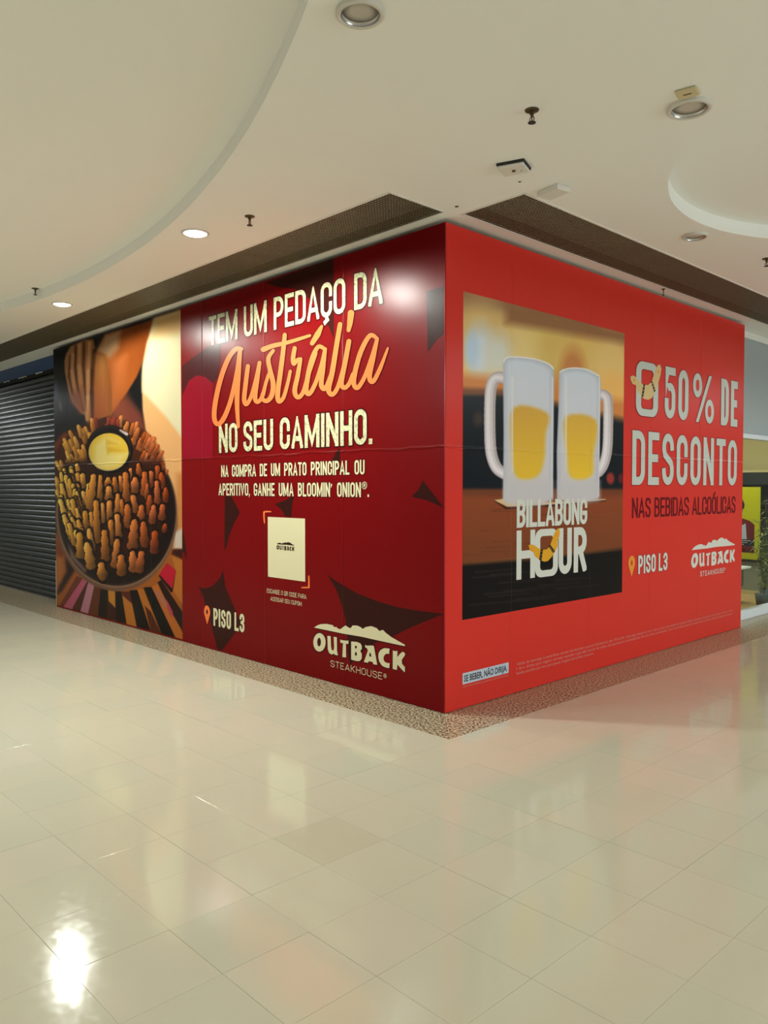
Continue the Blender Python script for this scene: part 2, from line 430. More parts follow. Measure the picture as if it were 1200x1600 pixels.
for i in range(-46, 33):
    for j in range(-35, 56):
        x0, y0 = X0+i*PT, Y0+j*PT; x1, y1 = x0+PT, y0+PT
        if x1 <= GR+1e-3 and y0 >= -GR-1e-3: continue
        if x0 >= GR or y1 <= -GR:
            full.append((x0, y0, x1, y1))
        else:                                   # cut against the granite border
            if y0 < -GR: cut.append((x0, y0, x1, -GR))
            if x1 > GR: cut.append((GR, max(y0, -GR), x1, y1))
seen = [t for t in full if in_view((t[0]+t[2])/2, (t[1]+t[3])/2)]
seen.sort(key=lambda t: ((t[0]+t[2])/2-CX)**2+((t[1]+t[3])/2-CY)**2)
single = seen[:292]; sset = set(single)
tmesh = []
for k in ('tile', 'tile2', 'tile3', 'tile_dark'):
    mb = MB(); rect_tile(mb, -PT/2, PT/2, -PT/2, PT/2); me = mb.mesh('floor_tile'); me.materials.append(M[k]); tmesh.append(me)
for t in single:
    cxx, cyy = (t[0]+t[2])/2, (t[1]+t[3])/2
    dark = abs(cxx-.989) < .1 and abs(cyy+1.884) < .1
    k = 3 if dark else random.choice((0, 0, 1, 2))
    o = link('floor_tile', tmesh[k], None, floor, (cxx, cyy, random.uniform(-.0003, .0003)))
    o.rotation_euler = (random.gauss(0, .0005), random.gauss(0, .0005), 0)
    if dark: o['label'] = 'slightly darker olive-toned floor tile'
mb = MB()
for t in full:
    if t not in sset: rect_tile(mb, t[0], t[2], t[1], t[3])
for t in cut:
    if t[2]-t[0] > .01 and t[3]-t[1] > .01: rect_tile(mb, t[0], t[2], t[1], t[3])
tag(mb.build('tile_field', M['tile'], floor), kind='stuff')
# granite border: mitred at the hoarding's corner
def slab(pts, parent=floor):
    n = len(pts); c = np.mean(pts, axis=0); ins = []
    for p in pts:
        v = c-np.array(p); ins.append(tuple(np.array(p)+v/np.linalg.norm(v)*.003))
    out = [tuple(np.array(p)+(c-np.array(p))/np.linalg.norm(c-np.array(p))*.0012) for p in pts]
    vs = [(p[0], p[1], -.012) for p in out]+[(p[0], p[1], -.0008) for p in out]+[(p[0], p[1], .0002) for p in ins]
    fs = [(i, (i+1) % n, n+(i+1) % n, n+i) for i in range(n)]+[(n+i, n+(i+1) % n, 2*n+(i+1) % n, 2*n+i) for i in range(n)]+[tuple(range(2*n, 3*n))]
    return MB().add(vs, fs).build('granite_slab', M['granite'], parent)
B = .0      # inner edge tucks under the boards
xs = [0, -1.25, -2.5, -3.75, -5.0, -6.25, -L1, -8.3, -9.55, -10.8, -12.0, -13.2, -14.4]
for a, b in zip(xs[:-1], xs[1:]):
    yi = .06 if a > -L1+.01 else .36
    if a == 0: slab([(.06-.06, 0), (b, 0), (b, -GR), (GR, -GR)][::-1])
    else: slab([(b, -GR), (a, -GR), (a, yi), (b, yi)])
ys = [0, 1.05, 2.10, 3.2, 4.2, L2, 6.2, 7.3, 8.4, 9.5, 10.6, 11.7, 12.8, 13.9]
for a, b in zip(ys[:-1], ys[1:]):
    xi = -.06 if a < L2-.01 else -.40
    if a == 0: slab([(0, 0), (GR, -GR), (GR, b), (0, b)])
    else: slab([(xi, a), (GR, a), (GR, b), (xi, b)])

# ------------------------------------------------------------------ SETTING: ceiling with two round trays and two grille slots
BC, BR = (-3.594, -12.404), 11.294
SC, SR = (2.813, 1.327), 1.65
GL = (-14.0, .06, -.60, -.085)       # grille slots: x0, x1, y0, y1
GRR = (.125, .645, .035, 14.0)
rc = lambda x0, x1, y0, y1: [(x0, y0), (x1, y0), (x1, y1), (x0, y1)]
ceil = shape('ceiling', [rc(-16, 12, -25, 18), ell(*BC, BR, BR, 220), ell(*SC, SR, SR, 120), rc(*GL), rc(*GRR)],
             M['ceiling'], lambda u, v, z: (u, v, HC+.01+z), thick=.02)
tag(ceil, kind='structure')
def tray(c, r, h, n, extra):
    mb = MB()
    vs = [(c[0]+q*math.cos(2*math.pi*i/n), c[1]+q*math.sin(2*math.pi*i/n), z) for q, z in ((r+.0005, HC+.0005), (r+.004, HC+h)) for i in range(n)]
    mb.add(vs, [(i, n+i, n+(i+1) % n, (i+1) % n) for i in range(n)])
    mb.build('tray_rim', M['ceiling'], ceil, smooth=True)
tray(BC, BR, .10, 260, 0)
tray(SC, SR, .11, 140, 0)
MB().box(SC[0]-SR-.1, SC[0]+SR+.1, SC[1]-SR-.1, SC[1]+SR+.1, HC+.11, HC+.13).build('tray_top', M['ceiling'], ceil)
# big tray top in two sheets, the second a few millimetres lower
A_, B_ = Vector((-.023, -2.928)), Vector((.808, -1.998)); d_ = (B_-A_).normalized()
q0, q1 = A_-d_*22, A_+d_*8; nrm = Vector((d_.y, -d_.x))
def prism(name, pts, z0, z1, m, parent):
    n = len(pts); return MB().add([(p[0], p[1], z) for z in (z0, z1) for p in pts], [tuple(range(n))[::-1], tuple(range(n, 2*n))]+[(i, (i+1) % n, n+(i+1) % n, n+i) for i in range(n)]).build(name, m, parent)
prism('tray_sheet', [q0, q1, q1-nrm*14, q0-nrm*14], HC+.10, HC+.12, M['ceiling'], ceil)
prism('tray_sheet', [q0, q0+nrm*24, q1+nrm*24, q1], HC+.094, HC+.12, M['ceiling'], ceil)
# plenum over the slots
mb = MB(); mb.box(GL[0], GL[1]+.06, GL[2]-.05, GL[3]+.05, HC+.30, HC+.32); mb.box(GRR[0]-.04, GRR[1]+.05, GRR[2]-.05, GRR[3], HC+.30, HC+.32)
mb.box(GL[0], GL[1]+.01, GL[2]-.05, GL[2]-.03, HC+.02, HC+.3); mb.box(GL[0], GL[1]+.01, GL[3]+.03, GL[3]+.05, HC+.02, HC+.3)
mb.box(GRR[0]-.04, GRR[0]-.02, GRR[2], GRR[3], HC+.02, HC+.3); mb.box(GRR[1]+.03, GRR[1]+.05, GRR[2], GRR[3], HC+.02, HC+.3)
mb.box(GL[1]+.02, GL[1]+.04, GL[2], GL[3], HC+.02, HC+.3); mb.box(GRR[0], GRR[1], GRR[2]-.04, GRR[2]-.02, HC+.02, HC+.3)
mb.build('plenum', M['void'], ceil)

# ceiling grilles
def grille(x0, x1, y0, y1, axis, label):
    g = empty('ceiling_grille', ((x0+x1)/2, (y0+y1)/2, HC), label, 'ceiling grille')
    ox, oy = g.location.x, g.location.y
    mb = MB(); w = .012
    for a in ((x0-w, x1+w, y0-w, y0+.004), (x0-w, x1+w, y1-.004, y1+w), (x0-w, x0+.004, y0, y1), (x1-.004, x1+w, y0, y1)):
        mb.box(a[0]-ox, a[1]-ox, a[2]-oy, a[3]-oy, -.004, .004)
    mb.build('frame', M['trim'], g)
    PLEN, pitch, bw = 1.2, .027, .0095
    wid = (y1-y0) if axis == 'x' else (x1-x0)
    n = int(PLEN/pitch); m_ = int(wid/pitch)
    mb = MB()
    for i in range(m_+1):
        c = -wid/2+.004+(wid-.008)*i/m_
        if axis == 'x': mb.box(0, PLEN-.006, c-bw/2, c+bw/2, 0, .004)
        else: mb.box(c-bw/2, c+bw/2, 0, PLEN-.006, 0, .004)
    for i in range(n+1):
        c = (PLEN-.006)*i/n
        if axis == 'x': mb.box(c-bw/2, c+bw/2, -wid/2, wid/2, .0005, .0035)
        else: mb.box(-wid/2, wid/2, c-bw/2, c+bw/2, .0005, .0035)
    me = mb.mesh('grid_panel'); me.materials.append(M['grid'])
    k = int(((x1-x0) if axis == 'x' else (y1-y0))/PLEN)
    for i in range(min(k, 10)):
        loc = (x1-(i+1)*PLEN-ox, 0, 0) if axis == 'x' else (0, y0+i*PLEN-oy, 0)
        link('grid_panel', me, None, g, loc)
grille(*GL, 'x', 'dark metal grid ceiling grille over the onion advert side, running left from the corner')
grille(*GRR, 'y', 'dark metal grid ceiling grille over the beer mugs advert side, running right from the corner')

# ------------------------------------------------------------------ ceiling fittings
def spot(loc, power, name='downlight_lamp', size=.07, angle=174, col=(.96, 1, .92)):
    l = bpy.data.lights.new(name, 'SPOT'); l.energy = power; l.color = col; l.shadow_soft_size = size
    l.spot_size = math.radians(angle); l.spot_blend = .25
    o = bpy.data.objects.new(name, l); C.objects.link(o); o.location = loc; return o
def downlight(x, y, r, lit, label, shown=True, power=1):
    g = empty('downlight', (x, y, HC), label, 'ceiling light')
    MB().lathe([(r*1.18, .0), (r*1.18, -.004), (r*1.10, -.009), (r*.98, -.009), (r*.93, -.003), (r*.93, .0)], 48, caps=False).build('ring', M['white_ring'], g, smooth=True)
    if lit:
        MB().lathe([(r*.93, -.002), (r*.8, -.012), (r*.5, -.020), (r*.05, -.022)], 40).build('diffuser', M['lit'], g, smooth=True)
        s = spot((0, 0, -.05), SPOT_W*power); s.parent = g
    else:
        MB().lathe([(r*.80, -.011), (r*.80, -.001), (r*.92, -.001), (r*.92, -.008), (r*.80, -.011)], 48, caps=False).build('reflector', M['chrome'], g, smooth=True)
        MB().lathe([(r*.79, -.0015), (r*.4, -.002), (r*.02, -.002)], 40).build('diffuser', M['frost'], g, smooth=True)
    return g
downlight(-1.51, -1.085, .088, True, 'nearer of the two glowing round downlights, above the onion advert')
downlight(-4.47, -.90, .088, True, 'farther glowing round downlight, small, close to the left grille', power=.62)
def recessed(x, y, r, label):
    """unlit fitting: enamel ring proud of the ceiling, polished well and frosted glass set in it"""
    g = empty('downlight', (x, y, HC), label, 'ceiling light')
    MB().lathe([(r, 0), (r*1.0, -.014), (r*.93, -.020), (r*.80, -.018), (r*.78, -.012)], 56, caps=False).build('ring', M['white_ring'], g, smooth=True)
    MB().lathe([(r*.78, -.017), (r*.74, -.001), (r*.70, -.001)], 56, caps=False).build('reflector', M['chrome'], g, smooth=True)
    MB().lathe([(r*.73, -.002), (r*.3, -.0028), (r*.02, -.003)], 40).build('glass', M['frost'], g, smooth=True)
recessed(1.366, -2.024, .098, 'unlit round downlight nearest the viewer, cut by the top of the photo')
recessed(1.905, -.318, .108, 'unlit round downlight beside the small ivory square plate')
recessed(1.016, 1.652, .092, 'unlit flat round downlight next to the small round ceiling tray on the right')

def sprinkler(x, y, z, label, s=1.0):
    g = empty('sprinkler', (x, y, z), label, 'sprinkler', 'ceiling sprinklers')
    MB().lathe([(.036*s, 0), (.034*s, -.004), (.016*s, -.009), (.012*s, -.009)], 24, caps=True).build('escutcheon', M['brass'], g, smooth=True)
    MB().lathe([(.011*s, -.008), (.011*s, -.022), (.007*s, -.024), (.007*s, -.034)], 14).build('body', M['brass'], g)
    mb = MB(); mb.tube([(-.007*s, 0, -.032), (-.014*s, 0, -.045), (-.005*s, 0, -.060)], .0025*s, 6); mb.tube([(.007*s, 0, -.032), (.014*s, 0, -.045), (.005*s, 0, -.060)], .0025*s, 6)
    mb.build('arm', M['brass'], g)
    MB().lathe([(.003*s, -.034), (.003*s, -.058)], 8).build('bulb', M['red_bulb'], g)
    MB().lathe([(.006*s, -.058), (.020*s, -.061), (.020*s, -.064), (.004*s, -.065)], 18).build('deflector', M['black'], g)
    return g
sprinkler(1.347, -.855, HC, 'bronze sprinkler head nearest the viewer, in front of the flat white box')
sprinkler(-.931, -.997, HC, 'small dark sprinkler head between the nearer glowing downlight and the left grille')
sprinkler(-4.42, -1.185, HC+.10, 'tiny dark sprinkler head inside the large round tray at far left')
sprinkler(1.152, 2.658, HC, 'sprinkler head at the right edge of the photo, under the small round tray')
sprinkler(.09, 2.978, HC, 'tiny reddish sprinkler head on the white strip above the beer advert', .5)

def box_fitting(name, loc, w, d, h, rot, m, label, cat, base=None):
    g = empty(name, loc, label, cat); g.rotation_euler = (0, 0, rot)
    if base: MB().box(-w/2, w/2, -d/2, d/2, -h*.45, 0).build('backplate', base, g)
    z0 = -h*.45 if base else 0
    b = MB().box(-w*.47, w*.47, -d*.47, d*.47, -h, z0).build('cover', m, g, bevel=.006)
    return g
g = box_fitting('emergency_light', (.868, -.370, HC), .165, .15, .030, math.radians(20), M['plastic'], 'square white sensor box on a black backplate, left of the other white box', 'sensor', M['black'])
MB().lathe([(.012, -.029), (.010, -.036), (.004, -.038)], 16).build('lens', M['brass'], g); MB().lathe([(.004, -.0295), (.004, -.032)], 8, cx=.04, cy=.02).build('screw', M['black'], g)
g.name = 'ceiling_sensor'
g = box_fitting('wireless_access_point', (.815, .112, HC), .19, .125, .034, math.radians(-10), M['plastic'], 'white rectangular box with rounded ends, touching the tip of the right grille', 'ceiling box')
MB().box(-.06, .06, -.0015, .0015, -.0348, -.033).build('groove', M['trim'], g)
g.name = 'ceiling_box'
g = box_fitting('cover_plate', (1.968, -.470, HC), .105, .10, .012, math.radians(12), M['ivory'], 'small ivory square cover plate beside an unlit downlight', 'cover plate')
MB().box(-.018, .018, -.004, .004, -.0135, -.011).build('slot', M['brass'], g)
g = MB().lathe([(.013, 0), (.013, -.0015), (.011, -.002)], 16).build('ceiling_plug', M['black'], loc=(.19, -.10, HC)); tag(g, 'small black round plug in the ceiling between the two grilles', 'plug')
g = MB().lathe([(.010, 0), (.010, -.0015), (.006, -.003)], 12).build('ceiling_clip', M['steel'], loc=(.742, -.144, HC)); tag(g, 'tiny grey stud on the ceiling between the two white boxes', 'stud')

# ------------------------------------------------------------------ HOARDING
hd = empty('advertising_hoarding', (0, 0, 0), 'red corner hoarding printed with onion and beer mug adverts, standing on the granite border', 'hoarding')
faceL = MB().box(-L1, -.06, .022, .06, .0, HW-.01).build('hoarding_face', M['timber'], hd); faceL['label'] = 'dark wine-red face with fried onion photo and cream lettering'
faceR = MB().box(-.06, -.022, .06, L2, .0, HW-.01).build('hoarding_face', M['timber'], hd); faceR['label'] = 'bright red face with frosted beer mugs photo and white lettering'
ZS = [.004, 1.893, HW]
def board(to, a, b, z0, z1, m, parent):
    g_ = .0004; e = .0008
    lo, hi = min(a, b)+g_, max(a, b)-g_; z0 += g_; z1 -= g_
    vs = [to(u, v, d) for d, i in ((-.02, 0), (-.0012, 0), (0, e)) for u, v in ((lo+i, z0+i), (hi-i, z0+i), (hi-i, z1-i), (lo+i, z1-i))]
    fs = [(k*4+i, k*4+(i+1) % 4, (k+1)*4+(i+1) % 4, (k+1)*4+i) for k in (0, 1) for i in range(4)]+[(8, 9, 10, 11), (3, 2, 1, 0)]
    return MB().add(vs, fs).build('board', m, parent)
for (a, b) in zip(SEAMS_L[:-1], SEAMS_L[1:]):
    for z0, z1 in zip(ZS[:-1], ZS[1:]): board(FL, a if a else -.0005, b, z0, z1, M['red_L'], faceL)
for (a, b) in zip(SEAMS_R[:-1], SEAMS_R[1:]):
    for z0, z1 in zip(ZS[:-1], ZS[1:]): board(FR, a if a else .0005, b, z0, z1, M['red_R'], faceR)
# folded corner, bottom hem, end edges, top batten
MB().tube([(0.0005, -.0005, .004), (0.0005, -.0005, HW)], .004, 10).build('corner_fold', M['fold_red'], hd, smooth=True)
MB().box(-L1, -.004, -.0035, 0, .004, .016).build('bottom_hem', M['red_L'], faceL)
MB().box(0, .0035, .004, L2, .004, .016).build('bottom_hem', M['red_R'], faceR)
MB().box(-L1-.012, -L1, -.001, .06, 0, .62).build('end_strip', M['edge'], faceL)
MB().box(-L1-.010, -L1, .0, .06, .62, HW).build('end_board', M['black'], faceL)
MB().box(-.06, -.001, L2, L2+.010, 0, HW).build('end_board', M['red_R'], faceR)

# ---- left artwork
Lp = lambda pts, ox, oy, k: [on_left(ox+x/k, oy+y/k) for x, y in pts]
Rp = lambda pts, ox, oy, k: [on_right(ox+x/k, oy+y/k) for x, y in pts]
def deco(pts, ox, oy, k, m='dark_L', lv=1, name='dark_shape'):
    return shape(name, [Lp(pts, ox, oy, k)], M[m], Fl(lv), faceL)
Z3 = (280, 380, 2.857); Z4 = (280, 700, 2.727)
deco([(385, 176), (690, 66), (690, 425), (668, 372), (640, 330), (600, 262), (520, 205), (440, 196)], *Z3)
deco([(14, 548), (60, 512), (130, 460), (186, 446), (184, 520), (172, 602), (150, 625), (118, 598), (80, 590), (45, 612), (14, 680)], *Z3, m='dark2_L')
deco([(14, 680), (45, 612), (80, 590), (118, 598), (150, 625), (150, 960), (14, 960)], *Z3, m='crimson_L')
deco([(1103, 215), (1180, 192), (1180, 405), (1150, 430), (1110, 487)], *Z3)
deco([(195, 205), (222, 205), (259, 275), (236, 315), (214, 372), (197, 432), (193, 432)], *Z4)
deco([(408, 238), (440, 228), (489, 203), (482, 240), (476, 296), (452, 290), (436, 262)], *Z4)
deco([(1038, 138), (1128, 255), (1055, 222), (990, 207), (1018, 180)], *Z4)
deco([(679, 2), (685, 2), (686, 105), (668, 82), (644, 62)], *Z4)
deco([(632, 540), (670, 568), (760, 620), (850, 655), (930, 678), (1010, 692), (1128, 707), (1050, 738), (985, 765), (915, 800), (860, 818), (800, 850), (760, 885), (728, 925), (722, 880), (716, 800), (710, 735), (692, 665), (668, 600)], *Z4)
deco([(187, 522), (196, 590), (212, 628), (236, 685), (262, 745), (240, 785), (215, 820), (178, 866), (165, 866), (152, 812), (140, 770), (124, 705), (104, 640), (84, 592), (110, 599), (140, 590), (170, 560)], *Z4)
deco([(14, 340), (20, 370), (36, 480), (22, 450), (14, 440)], *Z4)
def heading(s, u0, u1, v0, v1, t, m, ol=None, face='L', grow=.011, name='lettering', **k):
    F, fc = (Fl, faceL) if face == 'L' else (Fr, faceR)
    if ol: pieces(name+'_outline', lay_text(s, u0, u1, v0, v1, t, grow=grow, **k), M[ol], F(2), fc)
    return pieces(name, lay_text(s, u0, u1, v0, v1, t, **k), M[m], F(4), fc)
heading('TEM UM PEDAÇO DA', -3.115, -.635, 2.998, 3.280, .135, 'creamworn_L', 'outline_L', space=1.15)['label'] = 'distressed cream TEM UM PEDAÇO DA'
heading('NO SEU CAMINHO.', -2.944, -.750, 1.941, 2.218, .155, 'creamworn_L', 'outline_L', space=.9)['label'] = 'distressed cream NO SEU CAMINHO.'
heading('NA COMPRA DE UM PRATO PRINCIPAL OU', -2.905, -.840, 1.708, 1.822, .150, 'cream_L', 'outline_L', grow=.005, space=1.5)
heading("APERITIVO, GANHE UMA BLOOMIN’ ONION", -2.955, -.883, 1.530, 1.647, .150, 'cream_L', 'outline_L', grow=.005, space=1.5)
dotp = rc(-.806, -.788, 1.532, 1.552)
shape('full_stop', [dotp], M['cream_L'], Fl(4), faceL)
def reg_mark(cx, cy, r, m, F, fc):
    shape('registered_mark', [ell(cx, cy, r, r, 20), ell(cx, cy, r*.8, r*.8, 20)], m, F(4), fc)
    pieces('registered_letter', lay_text('R', cx-r*.38, cx+r*.42, cy-r*.5, cy+r*.5, .2), m, F(4), fc)
reg_mark(-.842, 1.622, .030, M['cream_L'], Fl, faceL)
heading('ESCANEIE O QR CODE PARA', -2.155, -1.577, .656, .695, .10, 'cream_L', space=2.2, gap=.6)
heading('ACESSAR SEU CUPOM.', -2.10, -1.637, .590, .627, .10, 'cream_L', space=2.2, gap=.6)
heading('PISO L3', -3.063, -2.520, .243, .418, .17, 'cream_L', 'outline_L', grow=.007, space=.75)
def pin(u, v, s, m, hole, F, fc):
    top = [(u+s*.058*math.cos(a), v+s*.075*math.sin(a)*.86) for a in np.linspace(-.35, math.pi+.35, 24)]
    shape('location_pin', [top+[(u, v-s*.125)], ell(u, v, .017*s, .024*s, 16)], m, F(4), fc)
    shape('pin_hole', [ell(u, v, .017*s, .024*s, 16)], hole, F(3), fc)
pin(-3.182, .365, 1.0, M['orange_L'], M['dark_L'], Fl, faceL)
# code card: plain cream card with the logo, corner brackets
card = shape('coupon_card', [rc(-2.138, -1.595, .803, 1.342)], M['cream_L'], Fl(2), faceL); card['label'] = 'plain cream square card with small black logo'
Z9 = (380, 780, 8)
def ribbon(pts, w, k=6):
    """stroke polygons with round ends from a centreline; w = list of widths"""
    out = []
    for (a, b), (wa, wb) in zip(zip(pts[:-1], pts[1:]), zip(w[:-1], w[1:])):
        ax, ay, bx, by = *a, *b; L_ = math.hypot(bx-ax, by-ay) or 1; nx, ny = -(by-ay)/L_, (bx-ax)/L_
        out.append([(ax+nx*wa/2, ay+ny*wa/2), (bx+nx*wb/2, by+ny*wb/2), (bx-nx*wb/2, by-ny*wb/2), (ax-nx*wa/2, ay-ny*wa/2)])
    for p, ww in zip(pts, w): out.append(ell(*p, ww/2, ww/2, 12))
    return out
def curve_pts(pts, w, k=5):
    P, Wd = [], []; n = len(pts)
    for i in range(n-1):
        p0, p1, p2, p3 = (np.array(pts[min(max(i+j, 0), n-1)], float) for j in (-1, 0, 1, 2))
        for s in range(k):
            t = s/k
            P.append(tuple(.5*((2*p1)+(-p0+p2)*t+(2*p0-5*p1+4*p2-p3)*t*t+(-p0+3*p1-3*p2+p3)*t**3))); Wd.append(w[i]*(1-t)+w[i+1]*t)
    P.append(tuple(pts[-1])); Wd.append(w[-1]); return P, Wd
for br in ([(268, 296), (262, 220), (262, 160), (300, 154), (348, 156)], [(822, 960), (824, 1030), (824, 1102), (780, 1104), (735, 1104)]):
    pieces('corner_bracket', [Lp(q, *Z9) for q in ribbon(br, [14, 18, 20, 18, 14])], M['orange_L'], Fl(3), faceL)
# script word
ZS8 = (310, 400, 3.75)
script = [
 ([(255, 545), (222, 545), (178, 600), (135, 710), (104, 840), (94, 940), (112, 985), (148, 955), (190, 850), (226, 690), (244, 560)], [20, 26, 28, 28, 28, 28, 26, 28, 26, 24, 22]),
 ([(246, 545), (236, 690), (228, 850), (236, 1000)], [24, 28, 28, 18]),
 ([(292, 645), (280, 740), (270, 840), (284, 868), (312, 820), (342, 710), (360, 625)], [24, 26, 26, 24, 22, 22, 22]),
 ([(360, 625), (346, 730), (334, 830), (350, 855), (378, 820), (398, 740), (424, 670)], [22, 24, 26, 24, 22, 20, 18]),
 ([(440, 555), (412, 600), (420, 660), (440, 750), (430, 820), (400, 850), (374, 830), (384, 790), (410, 700)], [20, 24, 26, 28, 28, 26, 20, 18, 18]),
 ([(508, 462), (498, 560), (480, 700), (466, 810), (474, 852), (500, 830), (524, 750), (540, 675)], [24, 26, 28, 28, 26, 22, 20, 18]),
 ([(382, 548), (440, 526), (520, 508), (600, 484), (655, 466)], [30, 26, 22, 20, 16]),
 ([(724, 412), (700, 460), (668, 512)], [16, 34, 26]),
 ([(566, 540), (556, 600), (562, 632), (582, 608), (600, 604)], [24, 26, 24, 20, 18]),
 ([(600, 604), (584, 700), (566, 790), (584, 828), (615, 800), (645, 700), (690, 570)], [22, 26, 28, 26, 24, 22, 20]),
 ([(742, 545), (704, 532), (668, 600), (644, 700), (634, 790), (655, 805), (690, 740), (722, 640), (744, 545)], [20, 24, 26, 28, 26, 26, 24, 22, 20]),
 ([(744, 545), (732, 660), (722, 755), (746, 775), (780, 690), (800, 600)], [22, 26, 28, 26, 22, 18]),
 ([(832, 400), (812, 520), (786, 680), (764, 780), (786, 812), (818, 770), (850, 660), (874, 560)], [26, 28, 30, 30, 26, 24, 22, 18]),
 ([(884, 500), (862, 620), (840, 740), (856, 772), (884, 750), (906, 690)], [28, 28, 28, 26, 24, 18]),
 ([(896, 335), (890, 390), (882, 436)], [38, 32, 22]),
 ([(1050, 485), (1008, 466), (958, 550), (924, 660), (912, 745), (935, 772), (975, 710), (1015, 600), (1048, 490)], [20, 26, 28, 28, 28, 26, 24, 22, 20]),
 ([(1048, 490), (1024, 610), (1004, 710), (1026, 735), (1066, 660), (1112, 540)], [22, 26, 28, 26, 24, 12]),
]
sc, so = [], []
for p, w in script:
    P, Wd = curve_pts(p, w); sc += [Lp(q, *ZS8) for q in ribbon(P, Wd)]; so += [Lp(q, *ZS8) for q in ribbon(P, [a+8 for a in Wd])]
pieces('script_outline', so, M['outline_L'], Fl(3), faceL)
pieces('script_lettering', sc, M['orange_L'], Fl(5), faceL)['label'] = 'orange brush-script word Austrália'

# logo: measured once on the left face, reused elsewhere
ZL = (480, 960, 7.06)
LOGO = {
 'mountain': [[(78, 145), (112, 122), (150, 108), (215, 103), (285, 118), (300, 140), (325, 138), (345, 158), (372, 162), (400, 138), (425, 121), (458, 144), (482, 152), (503, 122), (550, 122), (588, 138), (618, 160), (645, 140), (710, 128), (768, 150), (800, 183), (838, 170), (872, 205), (935, 252), (1082, 335), (1080, 350), (960, 325), (800, 290), (600, 245), (400, 212), (200, 170)]],
 'O': [ell(138, 308, 68, 102, 30), ell(134, 305, 21, 48, 20)],
 'U': [[(225, 235), (262, 240), (265, 350), (272, 388), (286, 402), (298, 382), (300, 350), (295, 246), (330, 252), (332, 400), (342, 452), (306, 444), (300, 432), (272, 442), (245, 425), (230, 385)]],
 'T': [[(368, 275), (384, 284), (440, 290), (458, 288), (456, 326), (430, 322), (432, 475), (390, 470), (398, 318), (368, 310)]],
 'B': [[(488, 298), (550, 303), (588, 318), (604, 345), (606, 378), (588, 404), (606, 436), (604, 490), (580, 515), (545, 514), (488, 498)], [(530, 345), (545, 345), (553, 358), (545, 376), (530, 375)], [(530, 415), (546, 417), (553, 434), (546, 456), (530, 453)]],
 'A': [[(642, 335), (662, 345), (712, 342), (738, 347), (776, 556), (734, 550), (724, 524), (682, 515), (672, 533), (628, 525), (672, 400), (662, 372), (642, 362)], [(690, 425), (702, 422), (712, 466), (686, 462)]],
 'C': [[(912, 376), (906, 436), (880, 432), (858, 445), (846, 470), (846, 500), (858, 522), (880, 534), (912, 540), (908, 592), (870, 586), (828, 565), (798, 520), (787, 470), (792, 425), (812, 392), (850, 372)]],
 'K': [[(948, 395), (966, 404), (998, 402), (996, 472), (1030, 430), (1060, 410), (1084, 432), (1080, 450), (1046, 502), (1050, 545), (1082, 582), (1080, 640), (1042, 602), (998, 552), (992, 612), (946, 600)]],
}
LG = {k: [Lp(l, *ZL) for l in v] for k, v in LOGO.items()}
au = [p[0] for v in LG.values() for l in v for p in l]; av = [p[1] for v in LG.values() for l in v for p in l]
LB = (min(au), max(au), min(av), max(av))
def logo(u0, u1, v0, v1, m, F, fc, ol=None):
    f = lambda p: (u0+(p[0]-LB[0])/(LB[1]-LB[0])*(u1-u0), v0+(p[1]-LB[2])/(LB[3]-LB[2])*(v1-v0))
    mb = None
    for k, v in LG.items():
        nm = 'mountain_emblem' if k == 'mountain' else 'logo_letter'
        if ol:
            lp = [f(p) for p in v[0]]; c = np.mean(lp, axis=0)
            shape(nm+'_outline', [[(c[0]+(p[0]-c[0])*1.0+np.sign(p[0]-c[0])*.007, c[1]+(p[1]-c[1])+np.sign(p[1]-c[1])*.007) for p in lp]], ol, F(3), fc)
        shape(nm, [[f(p) for p in l] for l in v], m, F(4), fc)
logo(*LB, M['cream_L'], Fl, faceL, M['outline_L'])
heading('STEAKHOUSE', -1.258, -.640, .131, .185, .10, 'cream_L', gap=1.6, name='lettering')
reg_mark(-.608, .166, .017, M['cream_L'], Fl, faceL)
logo(-2.005, -1.745, 1.055, 1.130, M['dark_L'], Fl, faceL)

